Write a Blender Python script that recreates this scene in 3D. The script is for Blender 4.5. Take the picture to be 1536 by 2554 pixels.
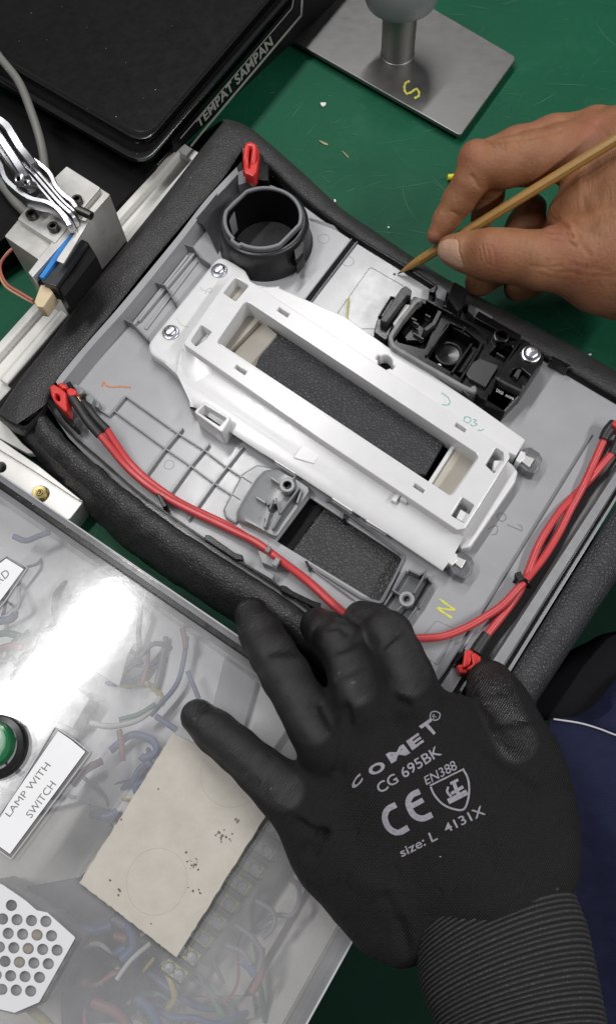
import bpy, bmesh, math, random
import numpy as np
from mathutils import Vector, Matrix
from mathutils.bvhtree import BVHTree
random.seed(7); np.random.seed(7)
for _o in list(bpy.data.objects): bpy.data.objects.remove(_o)
S = bpy.context.scene
COL = S.collection

# ------------------------------------------------------------------ camera
# Photograph measured at 1536 x 2554 px; the point straight below the phone falls at pixel NAD.
FPX, IW, IH, CAMZ, NAD = 1950.0, 1536.0, 2554.0, 0.55, (860.0, 2045.0)
_up = Vector((-(NAD[0]-IW/2)/FPX, (NAD[1]-IH/2)/FPX, 1.0)).normalized()      # world Z in camera axes
_wy = (Vector((0, 1, 0)) - _up*_up.y).normalized()
_wx = _wy.cross(_up)
ROT = Matrix((_wx, _wy, _up))                                                # camera -> world
cam_d = bpy.data.cameras.new('camera'); cam = bpy.data.objects.new('camera', cam_d); COL.objects.link(cam)
cam.matrix_world = Matrix.Translation((0, 0, CAMZ)) @ ROT.to_4x4()
cam_d.sensor_fit = 'HORIZONTAL'; cam_d.sensor_width = 36; cam_d.lens = 36*FPX/IW
cam_d.clip_start = 0.01; cam_d.clip_end = 60
S.camera = cam
def RAY(x, y): return ROT @ Vector(((x-IW/2)/FPX, -(y-IH/2)/FPX, -1))
def P(x, y, z):
    """measured pixel + height above the table in mm -> world point in metres"""
    w = RAY(x, y); t = (CAMZ - z/1000)/(-w.z)
    return Vector((0, 0, CAMZ)) + w*t
def MM(x, y, z):
    """mm per photo pixel at that point"""
    return (CAMZ - z/1000)/(-RAY(x, y).z)/FPX*1000

# ------------------------------------------------------------------ light
wd = bpy.data.worlds.new('World'); S.world = wd; wd.use_nodes = True
bg = wd.node_tree.nodes['Background']; bg.inputs[0].default_value = (0.93, 0.96, 1.0, 1); bg.inputs[1].default_value = 0.095
def tube_lamp(name, a, b, width, power):
    """a ceiling fluorescent fixture between two points"""
    a, b = Vector(a), Vector(b)
    l = bpy.data.lights.new(name, 'AREA'); l.shape = 'RECTANGLE'; l.size = (b-a).length; l.size_y = width
    l.energy = power; l.color = (1.0, 0.985, 0.975)
    o = bpy.data.objects.new(name, l); COL.objects.link(o); o.location = (a+b)/2
    d = (b-a).normalized(); z = Vector((0, 0, 1)); y = z.cross(d).normalized()
    o.rotation_euler = Matrix((d, y, d.cross(y))).transposed().to_euler()
    return o
def lamp_at(px, py, zl=1.95, zm=62):
    a = P(px, py, zm); return (a.x*(1+(zl-zm/1000)/(CAMZ-zm/1000)), a.y*(1+(zl-zm/1000)/(CAMZ-zm/1000)), zl)
L1a, L1b = Vector(lamp_at(-150, 2010)), Vector(lamp_at(300, 1480))
dL = (L1b-L1a); uL = dL.normalized()
tube_lamp('ceiling_tube', L1a, L1b, .06, 18)
tube_lamp('ceiling_tube', L1b+uL*.35, L1b+uL*1.6, .09, 20)
_n = Vector((uL.y, -uL.x, 0))
tube_lamp('ceiling_tube', L1b+uL*.2+_n*2.5, L1b+uL*1.5+_n*2.5, .10, 34)
tube_lamp('ceiling_tube', L1a+_n*2.6, L1b+_n*2.6, .10, 12)
S.view_settings.view_transform = 'Standard'; S.view_settings.look = 'None'
S.view_settings.exposure = 0.1; S.view_settings.gamma = 1.0
S.cycles.max_bounces = 6; S.cycles.transparent_max_bounces = 12; S.cycles.caustics_reflective = False; S.cycles.caustics_refractive = False
S.cycles.use_denoising = True
# ------------------------------------------------------------------ helpers
def crop(x0, y0, s):
    return lambda *pts: [(x0+p[0]*s, y0+p[1]*s)+tuple(p[2:]) for p in pts]
cW = crop(0, 0, 1.03504)
cA = crop(0, 0, .51752); cB = crop(768, 0, .51752); cC = crop(0, 400, .51752); cD = crop(768, 560, .51752)
cE = crop(0, 900, .51752); cF = crop(400, 1040, .51752); cG = crop(900, 1000, .42857); cH = crop(0, 1200, .43127)
cI = crop(0, 1850, .60647); cJ = crop(430, 1450, .3841); cK = crop(800, 1450, .49596); cL = crop(800, 2000, .49596)
cM = crop(1000, 230, .36119); cN = crop(340, 560, .3504); cO = crop(850, 660, .37062); cQ = crop(0, 280, .22911)
cR = crop(500, 320, .26954); cS = crop(900, 660, .33693); cT = crop(520, 1120, .40431); cU = crop(60, 920, .26954)
cV = crop(0, 1000, .20216)

def thing(name, label, cat, at, group=None):
    o = bpy.data.objects.new(name, None); COL.objects.link(o); o.location = at; o.empty_display_size = .01
    o['label'] = label; o['category'] = cat
    if group: o['group'] = group
    bpy.context.view_layer.update()
    return o
def tag(o, label, cat, group=None, kind=None):
    o['label'] = label; o['category'] = cat
    if group: o['group'] = group
    if kind: o['kind'] = kind
    return o
def wloc(o):
    v = Vector((0, 0, 0))
    while o is not None: v = v + o.location; o = o.parent
    return v
def link(name, me, mat=None, parent=None, smooth=35, kind=None):
    if smooth is not None and len(me.polygons):
        me.polygons.foreach_set('use_smooth', [True]*len(me.polygons)); me.set_sharp_from_angle(angle=math.radians(smooth))
    o = bpy.data.objects.new(name, me); COL.objects.link(o)
    if mat:
        for m in (mat if isinstance(mat, (list, tuple)) else [mat]): me.materials.append(m)
    if parent is not None:
        o.parent = parent; o.location = -wloc(parent)
    if kind: o['kind'] = kind
    return o
def mk(name, verts, faces, mat=None, parent=None, smooth=35, kind=None, fix=True):
    me = bpy.data.meshes.new(name); me.from_pydata([tuple(v) for v in verts], [], faces)
    if fix:
        bm = bmesh.new(); bm.from_mesh(me); bmesh.ops.recalc_face_normals(bm, faces=bm.faces); bm.to_mesh(me); bm.free()
    me.update()
    return link(name, me, mat, parent, smooth, kind)
def flatten(me):
    # caps keep their true flat normal; only rounded edges are shaded smooth
    for p in me.polygons:
        if abs(p.normal.z) > .998: p.use_smooth = False
def fillet(pts, r=0, n=4):
    """round polygon corners; points (x, y[, r]) in px"""
    out = []; N = len(pts)
    for i in range(N):
        p = Vector(pts[i][:2]); rr = pts[i][2] if len(pts[i]) > 2 else r
        a = Vector(pts[i-1][:2])-p; b = Vector(pts[(i+1) % N][:2])-p
        if rr <= 0 or a.length < 1e-6 or b.length < 1e-6: out.append(tuple(p)); continue
        an = a.angle(b)
        if an > 3.05: out.append(tuple(p)); continue
        d = min(rr/math.tan(an/2), a.length*.48, b.length*.48)
        s, e = p+a.normalized()*d, p+b.normalized()*d
        for k in range(n+1):
            t = k/n; out.append(tuple(s*(1-t)**2+p*2*t*(1-t)+e*t*t))
    return out
def circ(cx, cy, r, n=24, ry=None, a0=0, a1=360):
    ry = ry or r; full = abs(a1-a0) >= 359.9
    m = n if full else n+1
    return [(cx+r*math.cos(math.radians(a0+(a1-a0)*k/n)), cy+ry*math.sin(math.radians(a0+(a1-a0)*k/n))) for k in range(m)]
def flat_mesh(loops, height, bevel, seg=2):
    """loops: world xy polygons (first outer, then holes) -> mesh from 0 down to -height with rounded edges"""
    cu = bpy.data.curves.new('t', 'CURVE'); cu.dimensions = '2D'; cu.fill_mode = 'BOTH'
    for L in loops:
        sp = cu.splines.new('POLY'); sp.points.add(len(L)-1)
        for i, p in enumerate(L): sp.points[i].co = (p[0]*1000, p[1]*1000, 0, 1)
        sp.use_cyclic_u = True
    b = bevel*1000; h = height*1000; b = min(b, h*.49)
    cu.extrude = max(h/2-b, 0); cu.bevel_depth = b; cu.offset = -b; cu.bevel_resolution = seg-1
    ob = bpy.data.objects.new('t', cu); COL.objects.link(ob)
    dg = bpy.context.evaluated_depsgraph_get(); dg.update()
    me = bpy.data.meshes.new_from_object(ob.evaluated_get(dg))
    bpy.data.objects.remove(ob); bpy.data.curves.remove(cu)
    n = len(me.vertices); co = np.empty(n*3); me.vertices.foreach_get('co', co); co = co.reshape(-1, 3)
    co[:, 2] -= h/2; co /= 1000; me.vertices.foreach_set('co', co.ravel())
    bm = bmesh.new(); bm.from_mesh(me); bmesh.ops.remove_doubles(bm, verts=bm.verts, dist=1e-5); bm.to_mesh(me); bm.free()
    me.materials.clear()
    return me
def plate(name, outer, zt, zb, mat, parent=None, holes=(), bevel=.4, seg=2, smooth=35, zfun=None, kind=None):
    """prism whose measured top outline (px) lies at height zt mm, going straight down to zb"""
    loops = [[P(x, y, zt).xy for x, y in outer]] + [[P(x, y, zt).xy for x, y in h] for h in holes]
    me = flat_mesh(loops, (zt-zb)/1000, bevel/1000, seg)
    n = len(me.vertices); co = np.empty(n*3); me.vertices.foreach_get('co', co); co = co.reshape(-1, 3)
    co[:, 2] += zt/1000
    if zfun is not None: co[:, 2] += zfun(co[:, 0], co[:, 1])
    me.vertices.foreach_set('co', co.ravel()); me.update()
    o = link(name, me, mat, parent, smooth, kind); flatten(me); return o
def catmull(pts, n):
    """resample a polyline of Vectors smoothly to n points by arc length"""
    pts = [Vector(p) for p in pts]
    if len(pts) == 2: return [pts[0].lerp(pts[1], i/(n-1)) for i in range(n)]
    d = []; ext = [pts[0]*2-pts[1]]+pts+[pts[-1]*2-pts[-2]]
    for i in range(1, len(ext)-2):
        p0, p1, p2, p3 = ext[i-1:i+3]
        for k in range(16):
            t = k/16
            d.append(.5*((2*p1)+(p2-p0)*t+(2*p0-5*p1+4*p2-p3)*t*t+(3*p1-p0-3*p2+p3)*t**3))
    d.append(pts[-1]); L = [0]
    for i in range(1, len(d)): L.append(L[-1]+(d[i]-d[i-1]).length)
    out = []; j = 0
    for i in range(n):
        s = L[-1]*i/(n-1)
        while j < len(L)-2 and L[j+1] < s: j += 1
        out.append(d[j].lerp(d[j+1], min(1, max(0, (s-L[j])/max(L[j+1]-L[j], 1e-9)))))
    return out
def px3(pts, z=None): return [P(p[0], p[1], p[2] if len(p) > 2 else z) for p in pts]
def tube(name, pts, r, mat, parent=None, n=None, seg=10, caps=True, flat=1.0, smooth=60):
    """pts: world points; r: metres, number or list"""
    n = n or max(2, (len(pts)-1)*8+1)
    c = catmull(pts, n)
    rs = [r]*n if not isinstance(r, (list, tuple)) else [np.interp(i/(n-1), np.linspace(0, 1, len(r)), r) for i in range(n)]
    V = []; F = []; t0 = (c[1]-c[0]).normalized(); u = t0.orthogonal().normalized()
    if abs(t0.z) < .9: u = (Vector((0, 0, 1))-t0*t0.z).normalized()
    for i in range(n):
        t = (c[min(i+1, n-1)]-c[max(i-1, 0)]).normalized(); u = (u-t*u.dot(t)).normalized(); v = t.cross(u)
        for k in range(seg):
            a = 2*math.pi*k/seg; V.append(c[i]+(u*math.cos(a)*flat+v*math.sin(a))*rs[i])
    for i in range(n-1):
        for k in range(seg): F.append((i*seg+k, i*seg+(k+1) % seg, (i+1)*seg+(k+1) % seg, (i+1)*seg+k))
    if caps: F.append(tuple(range(seg))); F.append(tuple(range((n-1)*seg, n*seg)))
    return mk(name, V, F, mat, parent, smooth)
def loft(name, rows, mat, parent=None, n=40, smooth=50, close=False, kind=None, jitter=0):
    """rows: polylines of world points -> sheet"""
    R = [catmull(r, n) for r in rows]; V = [p for r in R for p in r]; F = []
    m = len(R)
    for j in range(m if close else m-1):
        for i in range(n-1):
            a = j*n+i; b = ((j+1) % m)*n+i; F.append((a, a+1, b+1, b))
    return mk(name, V, F, mat, parent, smooth, kind)
def lathe(name, c, prof, mat, parent=None, seg=32, axis=None, smooth=35, ell=None, rot=0):
    """c: world point; prof: (r_mm, z_mm) pairs around axis"""
    c = Vector(c); ax = Vector(axis).normalized() if axis is not None else Vector((0, 0, 1))
    u = ax.orthogonal().normalized() if abs(ax.z) < .999 else Vector((1, 0, 0)); v = ax.cross(u)
    V = []; F = []; n = len(prof)
    for r, z in prof:
        for k in range(seg):
            a = 2*math.pi*k/seg+rot; V.append(c+(u*math.cos(a)+v*math.sin(a))*max(r, 1e-4)/1000+ax*z/1000)
    for j in range(n-1):
        for k in range(seg): F.append((j*seg+k, j*seg+(k+1) % seg, (j+1)*seg+(k+1) % seg, (j+1)*seg+k))
    if prof[0][0] > 0.01 and prof[0][0] < 0.02: pass
    return mk(name, V, F, mat, parent, smooth)
def bar(name, a, b, w, h, mat, parent=None, bevel=.3, up=(0, 0, 1)):
    """box beam between world points a, b (centre line), w wide, h high in mm"""
    a, b = Vector(a), Vector(b); d = (b-a); L = d.length; d.normalize()
    up = Vector(up); s = d.cross(up).normalized(); u = s.cross(d).normalized()
    bm = bmesh.new(); bmesh.ops.create_cube(bm, size=1)
    for v in bm.verts:
        c = v.co.copy(); v.co = (a+b)/2 + d*c.x*L + s*c.y*w/1000 + u*c.z*h/1000
    if bevel: bmesh.ops.bevel(bm, geom=list(bm.edges), offset=min(bevel/1000, w/2500, h/2500), segments=2, affect='EDGES', profile=.5)
    bmesh.ops.recalc_face_normals(bm, faces=bm.faces)
    me = bpy.data.meshes.new(name); bm.to_mesh(me); bm.free()
    return link(name, me, mat, parent, 35)
def wall_line(name, pts, zt, zb, th, mat, parent=None, closed=False, bevel=.25):
    """thin upright wall along a measured polyline (px at its top), th in mm"""
    w = [P(x, y, zt) for x, y in pts]; n = len(w); L = []; R = []
    for i in range(n):
        if closed: d0 = (w[i]-w[i-1]); d1 = (w[(i+1) % n]-w[i])
        else: d0 = w[i]-w[i-1] if i else w[1]-w[0]; d1 = w[i+1]-w[i] if i < n-1 else w[-1]-w[-2]
        d0 = d0.normalized(); d1 = d1.normalized(); t = (d0+d1).normalized(); nn = Vector((-t.y, t.x, 0))
        k = th/2000/max(.35, abs(nn.dot(Vector((-d0.y, d0.x, 0)))))
        L.append((w[i]+nn*k).xy); R.append((w[i]-nn*k).xy)
    loops = [L, R] if closed else [L+R[::-1]]
    if closed:
        area = lambda q: abs(sum(q[i-1].x*q[i].y-q[i].x*q[i-1].y for i in range(len(q))))
        loops = sorted(loops, key=area, reverse=True)
    me = flat_mesh(loops, (zt-zb)/1000, bevel/1000, 1)
    for v in me.vertices: v.co.z += zt/1000
    o = link(name, me, mat, parent, 35); flatten(me); return o
_tc = {}
def text_geo(s, bold=0.0, shear=0.0, spacing=1.0):
    cu = bpy.data.curves.new('t', 'FONT'); cu.body = s; cu.size = 1; cu.offset = bold; cu.shear = shear; cu.space_character = spacing; cu.fill_mode = 'FRONT'; cu.resolution_u = 3
    ob = bpy.data.objects.new('t', cu); COL.objects.link(ob)
    dg = bpy.context.evaluated_depsgraph_get(); dg.update()
    me = bpy.data.meshes.new_from_object(ob.evaluated_get(dg)); bpy.data.objects.remove(ob); bpy.data.curves.remove(cu)
    me.materials.clear()
    return me
def text_fit(s, bold=0, shear=0, spacing=1):
    me = text_geo(s, bold, shear, spacing)
    co = np.array([v.co[:2] for v in me.vertices]); mn, mx = co.min(0), co.max(0)
    uv = (co-mn)/(mx-mn); faces = [tuple(p.vertices) for p in me.polygons]; bpy.data.meshes.remove(me)
    return uv, faces
def text_on_plane(name, s, quad, z, mat, parent, bold=.01, shear=0, spacing=1):
    """flat lettering stretched into a measured px quad: bl, br, tr, tl"""
    uv, F = text_fit(s, bold, shear, spacing); q = [Vector(p) for p in quad]; V = []
    for u, v in uv:
        p = (q[0]*(1-u)+q[1]*u)*(1-v)+(q[3]*(1-u)+q[2]*u)*v; V.append(P(p.x, p.y, z))
    return mk(name, V, F, mat, parent, None, fix=False)
def ribbon(name, pts, w, z, mat, parent=None, n=30):
    """flat drawn stroke along measured px at height z, w px wide"""
    c = catmull([Vector((x, y, 0)) for x, y in pts], n); V = []; F = []
    for i in range(n):
        t = (c[min(i+1, n-1)]-c[max(i-1, 0)]).normalized(); nn = Vector((-t.y, t.x, 0)); ww = w/2*(.75+.25*math.sin(i*1.7))
        for s in (1, -1): q = c[i]+nn*ww*s; V.append(P(q.x, q.y, z))
    for i in range(n-1): F.append((2*i, 2*i+1, 2*i+3, 2*i+2))
    return mk(name, V, F, mat, parent, None)
# ---- implicit surfaces (for hands): tapered capsules blended on a grid, meshed by surface nets; all in mm
class Field:
    def __init__(s, lo, hi, h):
        s.lo = np.array(lo, float); s.h = h; s.n = (np.ceil((np.array(hi)-s.lo)/h)).astype(int)+1
        s.ax = [s.lo[i]+np.arange(s.n[i])*h for i in range(3)]
    def empty(s): return np.full(s.n, 30.0, np.float32)
    def sub(s, a, b, m):
        i0 = np.maximum(0, ((np.minimum(a, b)-m-s.lo)/s.h).astype(int)); i1 = np.minimum(s.n, ((np.maximum(a, b)+m-s.lo)/s.h).astype(int)+2)
        return i0, i1
    def cap(s, A, a, b, ra, rb, k, op='add'):
        a, b = np.array(a, float), np.array(b, float); m = max(ra, rb)+k+2.5
        i0, i1 = s.sub(a, b, m)
        if np.any(i1 <= i0): return
        X, Y, Z = np.meshgrid(*[s.ax[i][i0[i]:i1[i]] for i in range(3)], indexing='ij', sparse=True)
        d = b-a; L = max(d.dot(d), 1e-9); t = np.clip(((X-a[0])*d[0]+(Y-a[1])*d[1]+(Z-a[2])*d[2])/L, 0, 1)
        q = np.sqrt((X-a[0]-t*d[0])**2+(Y-a[1]-t*d[1])**2+(Z-a[2]-t*d[2])**2)-(ra+(rb-ra)*t)
        sl = tuple(slice(i0[i], i1[i]) for i in range(3)); o = A[sl]
        if op == 'add': A[sl] = smin(o, q, k)
        else: A[sl] = -smin(-o, q, k)
    def chain(s, A, pts, k):
        for p, q in zip(pts[:-1], pts[1:]): s.cap(A, p[:3], q[:3], p[3], q[3], k)
    def mesh(s, A):
        S_ = A < 0; n = s.n-1; acc = np.zeros(tuple(n)+(3,), np.float32); cnt = np.zeros(tuple(n), np.float32)
        for ax in range(3):
            o = [i for i in range(3) if i != ax]
            sl0 = [slice(None)]*3; sl1 = [slice(None)]*3; sl0[ax] = slice(0, -1); sl1[ax] = slice(1, None)
            v0, v1 = A[tuple(sl0)], A[tuple(sl1)]; cr = (v0 < 0) != (v1 < 0); t = np.where(cr, v0/np.where(cr, v0-v1, 1), 0)
            for da in (0, 1):
                for db in (0, 1):
                    sl = [slice(None)]*3; sl[o[0]] = slice(da, n[o[0]]+da); sl[o[1]] = slice(db, n[o[1]]+db)
                    c = cr[tuple(sl)]; cnt += c
                    acc[..., ax] += np.where(c, t[tuple(sl)], 0); acc[..., o[0]] += c*da; acc[..., o[1]] += c*db
        act = cnt > 0; idx = -np.ones(tuple(n), int); idx[act] = np.arange(act.sum())
        ijk = np.argwhere(act); V = (ijk+acc[act]/cnt[act][:, None])*s.h+s.lo; F = []
        for ax in range(3):
            o = [(ax+1) % 3, (ax+2) % 3]; sl0 = [slice(None)]*3; sl1 = [slice(None)]*3; sl0[ax] = slice(0, -1); sl1[ax] = slice(1, None)
            a, b = S_[tuple(sl0)], S_[tuple(sl1)]; e = np.argwhere(a != b)
            e = e[(e[:, o[0]] > 0) & (e[:, o[1]] > 0) & (e[:, o[0]] < n[o[0]]) & (e[:, o[1]] < n[o[1]])]
            def at(du, dv):
                q = e.copy(); q[:, o[0]] += du; q[:, o[1]] += dv; return idx[q[:, 0], q[:, 1], q[:, 2]]
            q = np.stack([at(-1, -1), at(0, -1), at(0, 0), at(-1, 0)], 1); fl = ~a[e[:, 0], e[:, 1], e[:, 2]]
            q[fl] = q[fl][:, ::-1]; F.append(q)
        return V, np.concatenate(F)
def smin(a, b, k):
    h = np.maximum(k-np.abs(a-b), 0)/k; return np.minimum(a, b)-h*h*k*.25
def np_mesh(name, V, F):
    me = bpy.data.meshes.new(name); me.vertices.add(len(V)); me.vertices.foreach_set('co', np.ascontiguousarray(V, dtype=np.float32).ravel())
    me.loops.add(F.size); me.loops.foreach_set('vertex_index', F.astype(np.int32).ravel())
    me.polygons.add(len(F)); me.polygons.foreach_set('loop_start', np.arange(0, F.size, F.shape[1], dtype=np.int32))
    me.polygons.foreach_set('loop_total', np.full(len(F), F.shape[1], np.int32)); me.update(calc_edges=True); me.validate()
    return me
def relax(V, F, it):
    """laplacian smoothing"""
    E = np.concatenate([F[:, [0, 1]], F[:, [1, 2]], F[:, [2, 3]], F[:, [3, 0]]])
    cnt = np.bincount(E[:, 0], minlength=len(V))+np.bincount(E[:, 1], minlength=len(V))
    for _ in range(it):
        a = np.zeros_like(V)
        for c in range(3): a[:, c] = np.bincount(E[:, 0], V[E[:, 1], c], len(V))+np.bincount(E[:, 1], V[E[:, 0], c], len(V))
        V = V*.4+a/cnt[:, None]*.6
    return V
RI = np.array(ROT.transposed())
def to_px(V):
    """world mm array -> photo px"""
    c = (V/1000-np.array([0, 0, CAMZ]))@RI.T
    return np.stack([IW/2+FPX*c[:, 0]/-c[:, 2], IH/2-FPX*c[:, 1]/-c[:, 2]], 1)
def J(px, py, z, rpx):
    """joint: px position, height mm, radius px -> mm tuple"""
    p = P(px, py, z)*1000; return (p.x, p.y, p.z, rpx*MM(px, py, z))
def normals_np(V, F):
    n = np.cross(V[F[:, 2]]-V[F[:, 0]], V[F[:, 3]]-V[F[:, 1]]); out = np.zeros_like(V)
    for j in range(4):
        for c in range(3): out[:, c] += np.bincount(F[:, j], n[:, c], len(V))
    return out/np.maximum(np.linalg.norm(out, axis=1), 1e-9)[:, None]
def seg_dist(Q, poly):
    d = np.full(len(Q), 1e9)
    for a, b in zip(poly[:-1], poly[1:]):
        a, b = np.array(a[:2], float), np.array(b[:2], float); ab = b-a
        t = np.clip(((Q-a)@ab)/max(ab@ab, 1e-9), 0, 1); d = np.minimum(d, np.linalg.norm(Q-a-t[:, None]*ab, axis=1))
    return d
# ------------------------------------------------------------------ materials (all procedural)
MT = {}
class NT:
    def __init__(s, name):
        s.m = bpy.data.materials.new(name); s.m.use_nodes = True; s.t = s.m.node_tree; s.b = s.t.nodes['Principled BSDF']; s.out = s.t.nodes['Material Output']
        s.tc = s.t.nodes.new('ShaderNodeTexCoord'); s.co = s.tc.outputs['Object']; MT[name] = s.m
    def n(s, typ, **kw):
        nd = s.t.nodes.new(typ)
        for k, v in kw.items():
            if hasattr(nd, k) and k not in ('inputs',): setattr(nd, k, v)
        return nd
    def l(s, a, b): s.t.links.new(a, b)
    def noise(s, scale, detail=3, rough=.5, co=None, dist=0):
        t = s.n('ShaderNodeTexNoise'); t.inputs['Scale'].default_value = scale; t.inputs['Detail'].default_value = detail
        t.inputs['Roughness'].default_value = rough; t.inputs['Distortion'].default_value = dist; s.l(co or s.co, t.inputs['Vector']); return t.outputs['Fac']
    def vor(s, scale, feature='F1', co=None):
        t = s.n('ShaderNodeTexVoronoi'); t.feature = feature; t.inputs['Scale'].default_value = scale; s.l(co or s.co, t.inputs['Vector']); return t.outputs['Distance']
    def ramp(s, fac, stops):
        r = s.n('ShaderNodeValToRGB'); e = r.color_ramp.elements
        while len(e) < len(stops): e.new(.5)
        for i, (p, c) in enumerate(stops):
            e[i].position = p; e[i].color = (c, c, c, 1) if not hasattr(c, '__len__') else tuple(c)[:3]+(1,)
        s.l(fac, r.inputs[0]); return r.outputs[0]
    def mix(s, fac, a, b, typ='MIX'):
        m = s.n('ShaderNodeMix'); m.data_type = 'RGBA'; m.blend_type = typ
        for v, i in ((fac, 0), (a, 6), (b, 7)):
            if hasattr(v, 'links'): s.l(v, m.inputs[i])
            elif i == 0: m.inputs[0].default_value = v
            else: m.inputs[i].default_value = tuple(v)[:3]+(1,)
        return m.outputs[2]
    def math(s, op, a, b=0.0, c=0.0):
        m = s.n('ShaderNodeMath'); m.operation = op
        for i, v in enumerate((a, b, c)):
            if hasattr(v, 'links'): s.l(v, m.inputs[i])
            else: m.inputs[i].default_value = v
        return m.outputs[0]
    def bump(s, h, strength, dist=.001, prev=None):
        b = s.n('ShaderNodeBump'); b.inputs['Strength'].default_value = strength; b.inputs['Distance'].default_value = dist
        s.l(h, b.inputs['Height'])
        if prev is not None: s.l(prev, b.inputs['Normal'])
        return b.outputs['Normal']
    def set(s, **kw):
        nm = dict(color='Base Color', rough='Roughness', metal='Metallic', spec='Specular IOR Level', normal='Normal', sss='Subsurface Weight', coat='Coat Weight', coatr='Coat Roughness', alpha='Alpha', trans='Transmission Weight', sheen='Sheen Weight', aniso='Anisotropic', emit='Emission Color', estr='Emission Strength')
        for k, v in kw.items():
            i = s.b.inputs[nm[k]]
            if hasattr(v, 'links'): s.l(v, i)
            elif k in ('color', 'emit'): i.default_value = tuple(v)[:3]+(1,)
            else: i.default_value = v
        return s
def simple(name, col, rough=.4, metal=0, var=.12, vs=90, bs=0, bd=.0002, fine=2500, spec=.5, rv=.12, **kw):
    """plain material with faint mottling, gloss variation and optional fine grain"""
    m = NT(name); f = m.noise(vs, 4, .6)
    m.set(color=m.mix(f, [c*(1-var) for c in col], [min(1, c*(1+var)) for c in col]), metal=metal, spec=spec, **kw)
    g = m.noise(vs*2.3, 4, .65); r = m.math('MULTIPLY_ADD', g, rv*2, rough-rv); m.set(rough=r)
    if bs: m.set(normal=m.bump(m.noise(fine, 2), bs, bd))
    return m.m
# green painted bench top with scratches
m = NT('green_bench'); a = m.noise(14, 5, .6); b = m.noise(260, 4, .7)
col = m.mix(a, (.0040, .068, .033), (.0085, .104, .052)); col = m.mix(m.ramp(b, [(.35, 0), (.7, .3)]), col, (.016, .11, .06))
hs = None
for ang, sc, th in ((.55, 40, .010), (-.5, 55, .008), (1.2, 70, .008), (2.3, 34, .007), (.15, 90, .010)):
    mp = m.n('ShaderNodeMapping'); mp.inputs['Rotation'].default_value = (0, 0, ang); mp.inputs['Scale'].default_value = (1, .07, 1); m.l(m.co, mp.inputs['Vector'])
    v = m.vor(sc, 'DISTANCE_TO_EDGE', mp.outputs[0]); line = m.ramp(v, [(0, 1), (th, 0)])
    gate = m.ramp(m.noise(sc*.9, 2, .5), [(.55, 0), (.66, 1)]); q = m.math('MULTIPLY', line, gate)
    hs = q if hs is None else m.math('MAXIMUM', hs, q)
spk = m.ramp(m.vor(420), [(0, 1), (.05, 0)]); spk = m.math('MULTIPLY', spk, m.ramp(m.noise(60), [(.5, 0), (.62, 1)])); hs2 = m.math('MAXIMUM', m.math('MULTIPLY', hs, .03), spk)
stn = m.ramp(m.noise(7, 4, .6), [(.42, 0), (.62, 1)]); col = m.mix(m.math('MULTIPLY', stn, .32), col, (.003, .035, .018)); sm = m.ramp(m.noise(13, 5, .7, None, .5), [(.55, 0), (.75, 1)]); col = m.mix(m.math('MULTIPLY', sm, .28), col, (.05, .15, .09)); col = m.mix(m.math('MULTIPLY', hs2, .55), col, (.33, .42, .34))
m.set(color=col, rough=m.math('MULTIPLY_ADD', a, .25, .40), spec=.18)
# leathers
def leather(name, base, scale, rough, strength, wr=0.3):
    m = NT(name); w = m.noise(120, 3); mp = m.n('ShaderNodeMixRGB'); 
    v = m.vor(scale, 'DISTANCE_TO_EDGE'); h = m.ramp(v, [(0, 0), (.12, .55), (.35, 1)]); v2 = m.vor(scale*2.4, 'DISTANCE_TO_EDGE'); h2 = m.ramp(v2, [(0, .3), (.2, 1)])
    hh = m.math('MULTIPLY', h, m.math('MULTIPLY_ADD', h2, .35, .65)); n1 = m.bump(m.noise(35, 4, .6), wr, .004); n2 = m.bump(hh, strength, .0009, n1)
    c = m.mix(h, [k*.22 for k in base], base); c = m.mix(m.noise(60, 4), c, [k*1.35 for k in base])  # grooves painted darker, standing in for shade between pale grain tops
    m.set(color=c, rough=m.math('MULTIPLY_ADD', m.math('SUBTRACT', 1.0, h), .25, rough), spec=.5, normal=n2); return m.m
leather('leather_rim', (.034, .033, .033), 470, .36, .38, .7)
leather('leather_pebble', (.033, .0325, .0325), 400, .32, .45, .8)
leather('leather_fine', (.027, .028, .032), 400, .34, .5, .2)
# plastics
simple('grey_plastic', (.345, .35, .365), .24, var=.14, vs=26, bs=.03, fine=4000, rv=.09, spec=.6)
simple('socket_black', (.016, .016, .018), .34, var=.2, vs=80, bs=.1)
simple('grey_plastic_dark', (.16, .165, .175), .36, var=.1, vs=60, bs=.06, rv=.08)
simple('grey_plastic_mid', (.26, .27, .275), .26, var=.08, vs=60, bs=.05, rv=.08)
simple('white_plastic', (.685, .685, .69), .24, var=.06, vs=55, bs=.05, fine=1500, rv=.12)
simple('cream_plastic', (.42, .39, .335), .45, var=.1, vs=70, bs=.05)
simple('black_gloss', (.0055, .0055, .006), .24, var=.3, vs=80, bs=.06, rv=.10, spec=.4)
simple('black_matte', (.0045, .0045, .005), .6, var=.25, vs=70, bs=.15, spec=.15)
simple('worn_grey', (.20, .20, .205), .45, var=.55, vs=160, bs=.2)
simple('foam', (.33, .305, .265), .6, var=.15, vs=60)
simple('charcoal_plastic', (.032, .033, .036), .36, var=.15, vs=80, bs=.12)
simple('black_tray', (.0045, .0045, .0045), .32, var=.5, vs=45, bs=.10, rv=.10, spec=.35)
simple('black_felt', (.05, .05, .052), .9, var=.3, vs=300, bs=.5, fine=1800, spec=.1)
simple('red_plastic', (.62, .035, .03), .35, var=.1, vs=120)
simple('red_wire', (.52, .055, .06), .36, var=.18, vs=110, bs=.12, fine=500, rv=.14)
simple('black_sleeve', (.02, .02, .021), .5, var=.3, vs=200, bs=.3, fine=900)
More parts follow.
